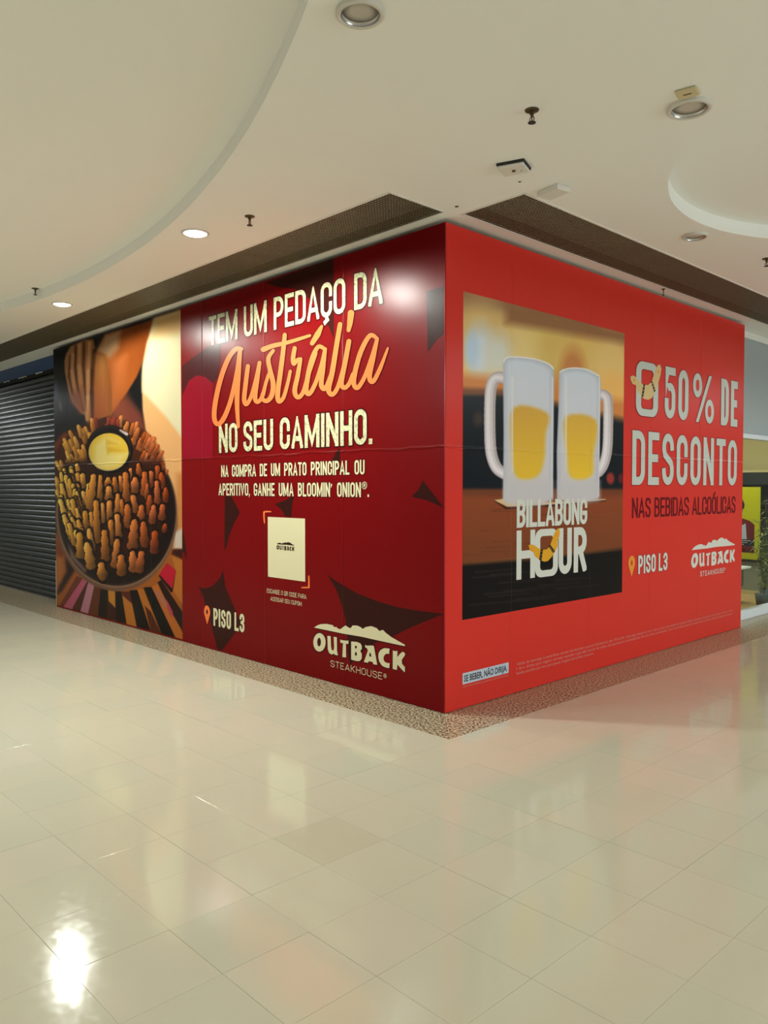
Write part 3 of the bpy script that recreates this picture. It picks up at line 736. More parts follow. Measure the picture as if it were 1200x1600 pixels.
# ---- print photographs: artwork painted on a fine lattice of the printed sheet
class Paint:
    def __init__(s, X, Y, base): s.X, s.Y = X, Y; s.c = np.tile(np.array(base, float), (len(X), 1))
    def put(s, a, col, idx=None):
        a = a[:, None]
        if idx is None: s.c = s.c*(1-a)+np.array(col)*a
        else: s.c[idx] = s.c[idx]*(1-a)+(np.array(col) if np.ndim(col) == 1 else col)*a
    def ellipse(s, x, y, rx, ry, col, soft=.1, rot=0):
        c_, s_ = math.cos(rot), math.sin(rot); dx, dy = s.X-x, s.Y-y
        r = np.sqrt(((dx*c_+dy*s_)/rx)**2+((-dx*s_+dy*c_)/ry)**2)
        s.put(np.clip((1-r)/soft+.5, 0, 1), col)
    def poly(s, pts, col, soft=1.0, grad=None):
        pts = np.array(pts, float); lo, hi = pts.min(0)-soft*2, pts.max(0)+soft*2
        idx = np.where((s.X > lo[0]) & (s.X < hi[0]) & (s.Y > lo[1]) & (s.Y < hi[1]))[0]
        if not len(idx): return
        x, y = s.X[idx], s.Y[idx]; ins = np.zeros(len(idx), bool); dm = np.full(len(idx), 1e9)
        for (x0, y0), (x1, y1) in zip(pts, np.roll(pts, -1, 0)):
            with np.errstate(divide='ignore', invalid='ignore'):
                cr = ((y0 > y) != (y1 > y)) & (x < (x1-x0)*(y-y0)/((y1-y0) if y1 != y0 else 1e-9)+x0)
            ins ^= cr
            L_ = (x1-x0)**2+(y1-y0)**2+1e-9; t = np.clip(((x-x0)*(x1-x0)+(y-y0)*(y1-y0))/L_, 0, 1)
            dm = np.minimum(dm, np.hypot(x-x0-t*(x1-x0), y-y0-t*(y1-y0)))
        d = np.where(ins, dm, -dm); a = np.clip(d/soft*.5+.5, 0, 1)
        if grad is not None:       # grad=(p0,p1,col2)
            (gx, gy), (hx, hy), c2 = grad; t = np.clip(((x-gx)*(hx-gx)+(y-gy)*(hy-gy))/((hx-gx)**2+(hy-gy)**2), 0, 1)[:, None]
            col = np.array(col)*(1-t)+np.array(c2)*t
        s.put(a, col, idx)
    def cap(s, x0, y0, x1, y1, r0, r1, c0, c1, soft=.8, shade=0, rough=0):
        m = max(r0, r1)+2; idx = np.where((s.X > min(x0, x1)-m) & (s.X < max(x0, x1)+m) & (s.Y > min(y0, y1)-m) & (s.Y < max(y0, y1)+m))[0]
        if not len(idx): return
        x, y = s.X[idx], s.Y[idx]; L_ = (x1-x0)**2+(y1-y0)**2+1e-9; t = np.clip(((x-x0)*(x1-x0)+(y-y0)*(y1-y0))/L_, 0, 1)
        ex, ey = x-x0-t*(x1-x0), y-y0-t*(y1-y0); d = np.hypot(ex, ey); r = r0+(r1-r0)*t
        if rough: r = r*(1+rough*.8*np.sin(y*.42+x0*3)+rough*.45*np.sin(y*1.2+x0*7+ex*.8))
        a = np.clip((r-d)/soft+.5, 0, 1); col = np.array(c0)*(1-t[:, None])+np.array(c1)*t[:, None]
        if shade: col = col*(1+shade*np.clip(-ex/np.maximum(r, .1), -1, 1)[:, None])*(1+.16*np.sin(x*1.7+y*.8+x0)*np.sin(y*1.1-x*.7+y0)+.10*np.sin(y*2.1+x*1.3))[:, None]
        s.put(a, np.clip(col, 0, 255), idx)
def photo(name, to3d, u0, u1, v0, v1, nu, nv, painter, gain, m, parent, label):
    us = np.linspace(u0, u1, nu); vs = np.linspace(v0, v1, nv); U, V = np.meshgrid(us, vs)
    P = np.array([to3d(0, 0), to3d(1, 0), to3d(0, 1)]); W = P[0]+U.ravel()[:, None]*(P[1]-P[0])+V.ravel()[:, None]*(P[2]-P[0])
    X, Y = pix(W); pt = Paint(X, Y, (0, 0, 0)); painter(pt)
    c = np.clip(pt.c, 0, 255)/255; c = np.where(c <= .04045, c/12.92, ((c+.055)/1.055)**2.4)*gain
    me = bpy.data.meshes.new(name); n = nu*nv
    q = (np.arange(nv-1)[:, None]*nu+np.arange(nu-1)[None]).ravel(); F = np.stack([q, q+1, q+nu+1, q+nu], 1)
    me.vertices.add(n); me.vertices.foreach_set('co', W.astype(np.float32).ravel())
    me.loops.add(F.size); me.loops.foreach_set('vertex_index', F.astype(np.int32).ravel())
    me.polygons.add(len(F)); me.polygons.foreach_set('loop_start', (np.arange(len(F))*4).astype(np.int32)); me.update(calc_edges=True)
    at = me.color_attributes.new('print', 'FLOAT_COLOR', 'POINT')
    at.data.foreach_set('color', np.c_[np.clip(c, 0, 1), np.ones(n)].astype(np.float32).ravel())
    o = link(name, me, m, parent); o['label'] = label; return o

def paint_onion(p):
    z = lambda L: [(60+x/5, 460+y/5) for x, y in L]; w = lambda L: [(60+x/5, 720+y/5) for x, y in L]
    p.put(np.ones(len(p.X)), (20, 18, 20))
    p.poly(w([(0, 560), (1140, 560), (1140, 1420), (0, 1420)]), (170, 92, 34), 6)
    p.poly(z([(120, 640), (150, 700), (145, 820), (118, 760)]), (78, 80, 122), 4); p.poly(z([(160, 820), (180, 860), (185, 920), (165, 890)]), (112, 100, 108), 2)
    p.poly(z([(100, 480), (130, 480), (125, 800), (100, 800)]), (28, 26, 30), 3)
    p.poly(z([(118, 1180), (200, 1085), (290, 1080), (300, 1160), (210, 1330), (150, 1330)]), (176, 70, 34), 5)
    p.poly(z([(180, 1160), (230, 1140), (220, 1240), (170, 1260)]), (110, 24, 10), 5)
    p.poly(z([(200, 1110), (270, 1095), (230, 1180)]), (206, 96, 44), 4)
    p.poly(z([(118, 1260), (170, 1300), (200, 1350), (118, 1370)]), (130, 110, 130), 5)
    p.poly(z([(118, 1360), (190, 1360), (150, 1560), (118, 1620)]), (130, 146, 50), 3)
    p.poly(z([(680, 780), (840, 1060), (560, 980), (540, 860)]), (134, 66, 44), 9)
    p.poly(z([(660, 800), (800, 940), (830, 1060), (700, 1000)]), (116, 54, 40), 7)
    # arm
    p.poly(z([(522, 315), (910, 195), (885, 330), (835, 480), (770, 640), (690, 770), (590, 900), (560, 960), (540, 640), (520, 490), (455, 445)]), (172, 88, 34), 1.6,
           grad=((60+560/5, 460+500/5), (60+800/5, 460+380/5), (126, 58, 18)))
    p.poly(z([(525, 320), (640, 285), (620, 420), (560, 500), (455, 445)]), (196, 150, 108), 5)
    p.poly(z([(560, 520), (680, 480), (660, 700), (590, 880), (566, 900)]), (192, 104, 52), 8)
    # hand
    p.poly(z([(252, 405), (310, 378), (360, 355), (428, 350), (448, 440), (520, 470), (555, 600), (572, 760), (574, 940), (500, 965), (430, 1000), (382, 1016), (362, 945), (330, 925), (262, 838), (236, 760), (205, 600), (203, 520), (218, 460)]), (190, 132, 84), 1.4,
           grad=((60+220/5, 0), (60+570/5, 0), (150, 84, 36)))
    for q in ([(292, 405), (286, 560), (300, 700), (348, 905)], [(356, 370), (352, 560), (362, 720), (378, 900)], [(250, 480), (240, 640), (262, 760), (300, 850)]):
        for a, b in zip(q[:-1], q[1:]): p.cap(*z([a])[0], *z([b])[0], 2.0, 2.0, (112, 62, 34), (104, 50, 26), 2.2)
    for q in ([(322, 400), (318, 560), (330, 690)], [(268, 470), (262, 600), (280, 720)], [(400, 380), (388, 600), (386, 800), (380, 980)]):
        for a, b in zip(q[:-1], q[1:]): p.cap(*z([a])[0], *z([b])[0], 2.6, 2.4, (220, 166, 116), (206, 142, 96), 3.5)
    for a, b in zip([(440, 440), (424, 600), (420, 760)], [(424, 600), (420, 760), (425, 960)]): p.cap(*z([a])[0], *z([b])[0], 3.2, 2.6, (70, 34, 20), (84, 38, 20), 3)
    p.poly(z([(450, 470), (520, 480), (540, 700), (530, 940), (440, 990), (440, 760)]), (196, 128, 66), 6, grad=((0, 560), (0, 650), (170, 84, 40)))
    p.poly(z([(240, 780), (330, 760), (360, 900), (330, 930), (262, 850)]), (152, 86, 56), 5)
    # pale fabric at right
    p.poly(z([(905, 190), (1130, 120), (1130, 1900), (1060, 1640), (1000, 1450), (880, 1180), (838, 1060), (814, 900), (808, 700), (815, 560), (850, 380)]), (226, 168, 108), 1.6)
    p.poly(z([(905, 190), (1130, 120), (1130, 1130), (1000, 960), (812, 760), (810, 640), (815, 560), (850, 380)]), (212, 194, 146), 3, grad=((0, 480), (0, 560), (220, 208, 168)))
    p.poly(z([(910, 190), (1130, 120), (1130, 300), (900, 330)]), (214, 170, 110), 8)
    # table below
    p.poly(w([(1080, 100), (1130, 100), (1130, 560), (1070, 560)]), (206, 132, 70), 5)
    p.poly(w([(1060, 560), (1130, 520), (1130, 690), (1055, 690)]), (214, 196, 176), 3)
    p.poly(w([(1050, 690), (1130, 690), (1130, 770), (1040, 730)]), (60, 22, 14), 2)
    p.poly(w([(150, 560), (230, 760), (200, 800), (150, 820), (130, 700)]), (134, 62, 24), 5)
    p.poly(w([(210, 760), (300, 830), (180, 1020), (150, 1040), (160, 960), (220, 870)]), (44, 18, 20), 3)
    p.poly(w([(130, 740), (200, 760), (180, 940), (140, 1000)]), (186, 110, 50), 4)
    strips = [([(345, 920), (385, 932), (258, 1165), (192, 1146)], (196, 92, 118)), ([(385, 935), (395, 940), (325, 1186), (258, 1165)], (84, 42, 32)), ([(300, 900), (345, 920), (192, 1146), (160, 1140)], (120, 54, 40)),
      ([(392, 940), (440, 962), (388, 1196), (326, 1184)], (194, 128, 144)), ([(440, 962), (486, 985), (460, 1222), (388, 1196)], (104, 52, 30)),
      ([(486, 985), (545, 1010), (535, 1240), (462, 1222)], (30, 16, 12)), ([(545, 1012), (602, 1020), (606, 1250), (535, 1240)], (62, 28, 18)), ([(545, 1012), (600, 1020), (602, 1150), (548, 1095)], (206, 134, 50)),
      ([(600, 1018), (650, 1020), (690, 1275), (606, 1258)], (24, 12, 10)), ([(650, 1020), (715, 1020), (770, 1310), (690, 1280)], (198, 118, 44)), ([(650, 1020), (715, 1020), (735, 1120), (655, 1050)], (92, 34, 24)),
      ([(712, 1012), (772, 1008), (890, 1345), (770, 1305)], (22, 12, 10)), ([(772, 1000), (820, 1000), (970, 1370), (880, 1340)], (192, 112, 40)), ([(830, 1130), (880, 1180), (970, 1370), (880, 1340)], (88, 38, 18)),
      ([(820, 990), (885, 985), (1082, 1400), (968, 1368)], (20, 12, 10)), ([(885, 985), (930, 960), (1125, 1350), (1125, 1405), (1078, 1398)], (196, 108, 44)),
      ([(930, 950), (960, 930), (1125, 1180), (1125, 1330), (1050, 1200)], (40, 16, 14)), ([(900, 1000), (960, 1040), (1010, 1150), (980, 1140)], (180, 110, 90)), ([(1040, 740), (1125, 780), (1125, 1120), (1050, 1010), (1075, 870)], (190, 112, 46)),
      ([(1005, 800), (1074, 858), (1050, 1020), (1036, 1030), (940, 900)], (26, 12, 12)), ([(1004, 798), (1074, 856), (1046, 1000), (944, 888)], (196, 26, 50)), ([(1000, 1080), (1050, 1180), (1040, 1230), (1005, 1150)], (190, 70, 80))]
    for q, c_ in strips: p.poly(w(q), c_, .7)
    # pan
    p.ellipse(60+610/5, 720+418/5, 477/5, 600/5, (120, 84, 62), .02); p.ellipse(60+612/5, 720+410/5, 468/5, 580/5, (150, 116, 92), .02)
    p.ellipse(60+614/5, 720+402/5, 462/5, 575/5, (58, 34, 26), .02); p.ellipse(60+616/5, 720+396/5, 450/5, 565/5, (28, 16, 14), .03)
    p.poly(w([(230, 640), (300, 760), (380, 860), (360, 870), (250, 760)]), (120, 94, 84), 2)
    # bloom
    rs = random.Random(5)
    def tone(x, d=0):
        t = min(max((x-95)/150, 0), 1); g_, r_ = np.array((228, 164, 66)), np.array((164, 74, 34)); return g_*(1-t)+r_*t+d
    p.ellipse(168, 735, 88, 80, (70, 30, 12), .1)
    for i in range(150):
        a = rs.uniform(-.15, 1.15)*math.pi; rr = rs.uniform(.62, 1.05)
        x = 172+math.cos(a)*78*rr; y = 742-math.sin(a)*82*rr
        if x > 230 and y < 690 or y < 650: continue
        lx = (x-172)*.10; c_ = tone(x, rs.uniform(-18, 22))
        if 150 < x < 185: c_ = np.array((140, 52, 36))
        p.cap(x, y+7, x+lx, y-6, 3.6, 2.6, c_*.72, c_*1.08, 1.0, .25, .1)
    rows = [(430,110,400,400,30),(480,115,470,330,26),(450,310,460,620,26),(545,130,545,190,28),(550,200,550,290,26),(555,310,550,450,24),(595,130,600,230,22),(640,120,640,220,22),(680,90,690,310,26),
      (620,260,620,420,22),(615,420,625,600,26),(565,460,565,640,24),(515,545,525,760,30),(615,610,600,820,28),(645,740,650,870,34),(490,800,500,905,34),(380,640,410,820,34),(395,530,420,700,24),(320,560,330,740,30),
      (740,270,755,390,26),(695,340,700,500,28),(755,130,750,230,30),(830,90,830,260,26),(880,80,870,200,24),(925,160,930,330,22),(870,270,865,400,24),(900,350,890,470,26),(805,350,800,480,28),(820,480,830,650,30),
      (750,460,735,680,34),(735,710,745,850,32),(805,710,790,850,30),(910,550,905,700,30),(970,340,965,450,24),(995,210,995,310,22),(990,490,985,550,18),
      (215,110,250,300,22),(180,180,220,380,22),(170,300,230,500,22),(200,420,260,600,24),(240,490,290,650,24),(290,540,350,720,24),(265,300,300,480,24),(300,180,310,300,26),(345,100,350,200,24),(350,240,370,330,22),
      (365,390,375,540,24),(260,440,310,560,20),(310,460,350,600,22),(240,140,270,300,20),(390,180,390,330,20),(200,60,210,180,20),(255,40,270,150,22),(300,20,310,140,22),(930,40,935,130,22),(780,20,790,110,20),(960,90,975,200,22),
      (720,60,715,150,18),(410,400,430,540,18),(500,330,505,470,18),(850,180,845,290,16),(650,300,660,420,16),(340,560,380,700,18),(230,300,270,440,18)]
    for i in range(46):
        yy = rs.uniform(60, 560); xx = 170+rs.uniform(0, 150)+max(0, yy-300)*.28
        rows.append((xx, yy, xx+18+yy*.03, yy+rs.uniform(70, 130), rs.uniform(15, 21)))
    rows.sort(key=lambda q: q[3])
    p.poly(w([(200, 0), (960, 0), (1000, 200), (960, 560), (860, 720), (620, 840), (480, 880), (340, 700), (200, 500), (170, 200)]), (52, 22, 12), 6)
    for x0, y0, x1, y1, r in rows:
        a, b = w([(x0, y0)])[0], w([(x1, y1)])[0]; c_ = tone(a[0], rs.uniform(-14, 14)); r = r/5*1.18
        p.cap(a[0]+1.2, a[1]+2, b[0]+1.6, b[1]+3, r*1.0, r*1.05, (26, 10, 6), (26, 10, 6), 1.5)
        p.cap(a[0], a[1]+r*.5, b[0], b[1]-r*.3, r*.62, r*1.02, c_*1.16, c_*.62, .9, .34, .16)
    # dip cup
    p.ellipse(60+556/5, 460+1212/5, 182/5, 192/5, (14, 10, 10), .04); p.ellipse(60+556/5, 460+1190/5, 166/5, 164/5, (44, 34, 30), .06)
    p.ellipse(60+552/5, 460+1200/5, 160/5, 160/5, (20, 14, 12), .06)
    p.ellipse(60+548/5, 460+1232/5, 156/5, 146/5, (206, 172, 104), .03); p.ellipse(60+550/5, 460+1224/5, 150/5, 140/5, (228, 186, 60), .04)
    p.poly(z([(430, 1300), (440, 1180), (520, 1110), (640, 1165), (540, 1180), (545, 1240), (700, 1240), (640, 1330), (540, 1362), (470, 1350)]), (234, 210, 124), 5)
    p.poly(z([(525, 1130), (645, 1172), (530, 1178)]), (222, 176, 60), 2); p.poly(z([(530, 1190), (690, 1225), (560, 1230), (545, 1250)]), (220, 172, 52), 2)
    p.cap(60+640/5, 460+1062/5, 60+690/5, 460+1092/5, 1.6, 2.2, (190, 160, 150), (210, 190, 190), 1.4)
photo('food_photograph', lambda u, v, d=0: np.array(Fl(1)(u, v)), -L1+.002, -3.667, .021, HW-.002, 300, 560, paint_onion, .72, M['photo_L'], faceL,
      'photo of a hand over a battered fried onion with yellow dip')

def paint_beer(p):
    z = lambda L: [(690+x/4, 430+y/4) for x, y in L]; w = lambda L: [(690+x/4, 760+y/4) for x, y in L]
    p.put(np.ones(len(p.X)), (206, 140, 76))
    p.poly(z([(100, 60), (1180, 300), (1180, 420), (100, 230)]), (146, 104, 80), 16)
    p.poly(z([(300, 260), (1180, 420), (1180, 520), (300, 400)]), (204, 150, 84), 14)
    for x, y, rx, ry, c_ in ((600, 430, 190, 120, (222, 192, 112)), (700, 480, 120, 130, (214, 180, 100)), (900, 500, 140, 120, (222, 184, 104)), (1060, 560, 110, 190, (228, 190, 120)), (420, 480, 160, 200, (226, 196, 130)),
        (820, 600, 70, 130, (196, 128, 74)), (1060, 740, 90, 120, (236, 180, 100)), (230, 380, 170, 200, (214, 180, 120)), (220, 620, 130, 90, (232, 190, 110)), (1110, 880, 60, 60, (190, 110, 60))):
        p.ellipse(690+x/4, 430+y/4, rx/3.7, ry/3.7, c_, .8)
    p.ellipse(690+710/4, 430+300/4, 8, 8, (190, 144, 100), .5)
    p.ellipse(690+240/4, 430+480/4, 20, 40, (206, 214, 226), 1.0); p.ellipse(690+350/4, 430+500/4, 20, 32, (212, 210, 200), 1.1); p.ellipse(690+190/4, 430+470/4, 10, 28, (186, 204, 226), .9)
    p.poly(z([(60, 610), (400, 640), (700, 700), (1200, 800), (1200, 960), (60, 800)]), (206, 128, 66), 9)
    p.poly(z([(400, 180), (1180, 360), (1180, 430), (400, 300)]), (150, 104, 70), 8)
    # dark middle
    p.poly(z([(60, 735), (400, 735), (700, 800), (1200, 920), (1200, 1400), (60, 1400)]), (16, 22, 28), 7)
    p.poly(z([(60, 700), (380, 718), (380, 742), (60, 740)]), (120, 70, 44), 5)
    p.ellipse(690+230/4, 430+900/4, 8, 11, (58, 44, 40), .9); p.ellipse(690+1055/4, 430+1270/4, 6, 9, (150, 50, 44), .6); p.ellipse(690+1120/4, 430+1270/4, 4, 8, (90, 30, 34), .6)
    p.poly(z([(60, 1335), (1200, 1335), (1200, 1700), (60, 1700)]), (110, 58, 36), 3)
    p.poly(w([(60, 60), (1200, 60), (1200, 395), (60, 500)]), (134, 66, 36), 6, grad=((0, 785), (0, 870), (116, 62, 34)))
    for i in range(26):
        yy = 40+i*17+random.uniform(-6, 6); x0 = random.uniform(100, 900); p.cap(690+x0/4, 760+yy/4, 690+(x0+random.uniform(120, 300))/4, 760+(yy-6)/4, .8, .6, (104, 50, 28), (120, 60, 34), 1.6)
    p.poly(w([(60, 492), (600, 450), (1200, 382), (1200, 1000), (60, 1000)]), (16, 12, 12), 4)
    for i in range(14):
        yy = 520+i*17; x0 = random.uniform(130, 800); p.cap(690+x0/4, 760+yy/4, 690+(x0+260)/4, 760+(yy-22)/4, .8, .6, (44, 36, 32), (38, 30, 28), 1.8)
    # coaster
    p.poly(z([(322, 1408), (380, 1400), (690, 1425), (1025, 1400), (1028, 1412), (700, 1445), (400, 1462)]), (60, 26, 20), .8)
    p.poly(z([(328, 1406), (380, 1398), (690, 1420), (1025, 1398), (1025, 1405), (700, 1432), (410, 1448)]), (210, 176, 130), .7)
    def strokez(L, r, c_):
        P, W_ = curve_pts(L, [r]*len(L))
        for (a, b) in zip(P[:-1], P[1:]): p.cap(*z([a])[0], *z([b])[0], r/4, r/4, c_, c_, 1.0)
    for L, r in (([(400, 645), (345, 640), (312, 690), (302, 800), (302, 1000), (312, 1120), (345, 1205), (400, 1245)], 35), ([(985, 745), (1022, 752), (1040, 800), (1040, 1000), (1032, 1110), (1010, 1190), (980, 1232)], 31)):
        strokez(L, r, (176, 162, 166)); strokez([(x-6, y) for x, y in L], r*.68, (206, 196, 200)); strokez([(x-10, y) for x, y in L], r*.3, (224, 216, 220))
    def mug(L, a, b, beer, c0, c1):
        p.poly(z(L), (176, 178, 190), 1.0); xs_ = [q[0] for q in L]; m0, m1 = min(xs_), max(xs_)
        inner = [((x-(m0+m1)/2)*.90+(m0+m1)/2, y+12) for x, y in L]; p.poly(z(inner), (204, 210, 224), 5, grad=((0, 430+L[0][1]/4), (0, 430+1400/4), (196, 186, 188)))
        p.poly(z(smooth_loop(beer, 4)), c0, 3.6, grad=((0, 430+beer[0][1]/4), (0, 430+1260/4), c1))
        p.poly(z([(m0+10, 1290), (m1-14, 1290), (m1-14, 1400), (m0+10, 1400)]), (192, 186, 190), 6)
        p.cap(*z([(m0+58, 640)])[0], *z([(m0+58, 1230)])[0], 1.0, 1.0, (226, 222, 224), (214, 200, 180), 2)
        p.cap(*z([(m1-10, 640)])[0], *z([(m1-14, 1380)])[0], .8, .8, (222, 224, 230), (206, 200, 206), 1.4)
    mug([(384, 545), (400, 518), (440, 508), (560, 518), (650, 545), (700, 580), (703, 640), (696, 1395), (640, 1422), (520, 1430), (420, 1426), (384, 1404), (388, 1000)], 0, 0,
        [(450, 828), (660, 862), (650, 1000), (640, 1160), (590, 1262), (470, 1262), (440, 1100)], (206, 158, 64), (220, 178, 52))
    mug([(736, 605), (752, 588), (850, 580), (930, 592), (985, 630), (996, 680), (986, 1100), (980, 1392), (900, 1408), (800, 1410), (722, 1396), (720, 1100), (732, 800)], 0, 0,
        [(775, 885), (965, 905), (950, 1120), (935, 1255), (810, 1265), (780, 1100)], (212, 166, 66), (226, 184, 50))
    P, W_ = curve_pts([(388, 545), (420, 512), (560, 520), (660, 550), (700, 585)], [1]*5)
    for a, b in zip(P[:-1], P[1:]): p.cap(*z([a])[0], *z([b])[0], .9, .9, (232, 230, 232), (232, 230, 232), 1)
    P, W_ = curve_pts([(740, 605), (800, 582), (900, 588), (985, 630)], [1]*4)
    for a, b in zip(P[:-1], P[1:]): p.cap(*z([a])[0], *z([b])[0], .9, .9, (228, 228, 228), (228, 228, 228), 1)
photo('drinks_photograph', lambda u, v, d=0: np.array(Fr(1)(u, v)), .189, 2.425, .646, 3.009, 300, 460, paint_beer, 1.22, M['photo_R'], faceR,
      'photo of two frosted beer mugs on a wooden bar')

# ---- right artwork
heading('BILLABONG', .829, 1.828, 1.292, 1.513, .17, 'white_R', face='R', gap=.12)
Z6 = (790, 770, 8.571)
pieces('lettering', lay_text('H', .829, 1.072, .886, 1.271, .165) , M['white_R'], Fr(3), faceR)
def rrect(x0, x1, y0, y1, rx, ry, n=7):
    o = []
    for cx, cy, a in ((x1-rx, y1-ry, 0), (x0+rx, y1-ry, 90), (x0+rx, y0+ry, 180), (x1-rx, y0+ry, 270)):
        o += [(cx+rx*math.cos(math.radians(a+90*i/n)), cy+ry*math.sin(math.radians(a+90*i/n))) for i in range(n+1)]
    return o
shape('carabiner_letter', [rrect(1.072, 1.392, .882, 1.271, .085, .075), rrect(1.142, 1.322, .936, 1.214, .035, .03)], M['white_R'], Fr(3), faceR)
pieces('lettering', lay_text('UR', 1.400, 1.824, .884, 1.269, .175, gap=.28), M['white_R'], Fr(4), faceR)
def R6(L): return Rp(L, *Z6)
def boomerang(L, bands, knots, k, m, lv=5):
    shape('boomerang', [Rp(L, *k)], M[m], Fr(lv), faceR)
    f = lambda u, v, d=0: (LIFT[5]+.0006+d, u, v)
    for b in bands: pieces('boomerang_band', [Rp(b, *k)], M['black_R'], f, faceR)
    pieces('boomerang_mark', [Rp(ell(x, y, rx, ry, 10), *k) for x, y, rx, ry in knots], M['orange_R'], lambda u, v, d=0: (LIFT[5]+.0008+d, u, v), faceR)
    dots = []
    for b in bands:
        (x0, y0), (x1, y1) = ((b[0][0]+b[1][0])/2, (b[0][1]+b[1][1])/2), ((b[2][0]+b[3][0])/2, (b[2][1]+b[3][1])/2)
        for t in (.2, .5, .8): dots.append(Rp(ell(x0+(x1-x0)*t, y0+(y1-y0)*t, 4.5, 5.5, 6), *k))
    pieces('band_bead', dots, M['sand_R'], lambda u, v, d=0: (LIFT[5]+.001+d, u, v), faceR)
boomerang([(300, 702), (350, 690), (385, 705), (440, 745), (490, 762), (540, 758), (570, 738), (600, 680), (640, 565), (665, 515), (690, 482), (715, 475), (724, 530), (715, 585), (692, 645), (692, 720), (650, 800), (600, 872), (560, 914), (512, 922), (440, 892), (384, 842), (372, 800), (322, 772)],
          [[(466, 756), (496, 758), (476, 906), (444, 898)], [(572, 716), (590, 690), (656, 780), (632, 806)]], [(362, 750, 20, 26), (684, 560, 18, 26)], Z6, 'amber_R')
heading('50', 3.197, 3.700, 2.290, 2.795, .155, 'grey_R', 'outline_R', 'R', grow=.008, gap=.5)
# per cent sign
pc = [Rp(ell(x, y, 1, 1, 4), 980, 550, 6.316)[0] for x, y in ()]
def ring_glyph(x0, x1, y0, y1, T):
    return [rrect(x0, x1, y0, y1, (x1-x0)/2*.98, (x1-x0)/2*1.2), rrect(x0+T, x1-T, y0+T, y1-T, (x1-x0-2*T)/2*.98, (x1-x0-2*T)/2*1.1)]
for a in ((3.80, 4.01, 2.545, 2.795), (4.085, 4.30, 2.290, 2.545)):
    shape('lettering_outline', [ring_glyph(a[0]-.008, a[1]+.008, a[2]-.008, a[3]+.008, .06)[0]], M['outline_R'], Fr(2), faceR)
    shape('lettering_fill', [ring_glyph(*a, .065)[1]], M['red_R'], Fr(3), faceR)
    shape('lettering', ring_glyph(*a, .065), M['grey_R'], Fr(4), faceR)
shape('lettering_outline', [[(3.862, 2.282), (3.948, 2.282), (4.248, 2.803), (4.162, 2.803)]], M['outline_R'], lambda u, v, d=0: (LIFT[4]+.0001, u, v), faceR)
shape('lettering', [[(3.872, 2.290), (3.938, 2.290), (4.238, 2.795), (4.172, 2.795)]], M['grey_R'], lambda u, v, d=0: (LIFT[4]+.0003, u, v), faceR)
heading('DE', 4.475, 4.905, 2.290, 2.797, .165, 'grey_R', 'outline_R', 'R', grow=.008, gap=.4)
heading('DESCONTO', 2.582, 4.905, 1.632, 2.140, .150, 'grey_R', 'outline_R', 'R', grow=.008, gap=.5)
heading('NAS BEBIDAS ALCOÓLICAS', 2.591, 4.888, 1.322, 1.512, .125, 'wine_R', face='R', gap=.4, space=1.3)
shape('carabiner_emblem', [rrect(2.640, 3.066, 2.282, 2.792, .12, .11), rrect(2.738, 2.968, 2.350, 2.722, .04, .035)], M['grey_R'], Fr(4), faceR)
shape('carabiner_outline', [rrect(2.632, 3.074, 2.274, 2.800, .12, .11), rrect(2.746, 2.960, 2.358, 2.714, .04, .035)], M['outline_R'], Fr(3), faceR)
boomerang([(28, 242), (58, 232), (92, 256), (112, 290), (150, 318), (200, 328), (235, 298), (248, 262), (272, 185), (298, 130), (322, 124), (334, 165), (326, 225), (300, 318), (272, 392), (242, 452), (205, 472), (165, 464), (135, 436), (92, 372), (80, 325), (52, 318), (32, 280)],
          [[(157, 316), (174, 320), (156, 442), (138, 438)], [(231, 290), (244, 288), (276, 384), (262, 396)]], [(68, 278, 9, 18), (304, 195, 9, 16)], (980, 550, 6.316), 'sand_R')
heading('PISO L3', 2.715, 3.290, .790, .966, .17, 'white_R', 'outline_R', 'R', grow=.006, space=.75)
pin(2.592, .905, 1.05, M['orange_R'], M['red_R'], Fr, faceR)
# tilt-free logo on the right face
logo(3.805, 4.882, .765, 1.060, M['white_R'], Fr, faceR)
heading('STEAKHOUSE', 4.020, 4.600, .668, .722, .14, 'white_R', face='R', gap=1.6)
reg_mark(4.625, .705, .015, M['white_R'], Fr, faceR)
lab = shape('drink_driving_label', [rc(.194, .737, .174, .256)], M['paleblue_R'], Fr(2), faceR); lab['label'] = 'pale blue label reading SE BEBER, NÃO DIRIJA.'
boxes_text('lettering', 'SE BEBER, NÃO DIRIJA.', .210, .192, .048, .508, M['black_R'], Fr(3), faceR, .018)
boxes_text('fine_print', 'VENDA E CONSUMO DE BEBIDAS ALCOÓLICAS PROIBIDOS PARA MENORES DE 18 ANOS.', .194, .150, .012, .543, M['pink_R'], Fr(2), faceR, .01)
for s, u1, v in (('Válido de domingo a sexta-feira, exceto em feriados e pontos facultativos, das 17h às 20h. Você paga metade do valor sobre o preço do cardápio de qualquer bebida alcoólica (consumida na loja) exceto drinks de 1 litro.', 4.852, .213),
                 ('1 litro, drinks para viagem, cervejas especiais e garrafas (vendo de vinhos, de espumantes e de destilados). Pico em direto ao desconto. Todos os produtos devem ser registrados na mesma comanda e pagos em uma vez.', 4.857, .177),
                 ('bebida alcoólica por vez e por pessoa. Imagem meramente ilustrativa.', 1.952, .141)):
    boxes_text('fine_print', s, .837, v, .024, u1-.837, M['pink_R'], Fr(2), faceR, .006)

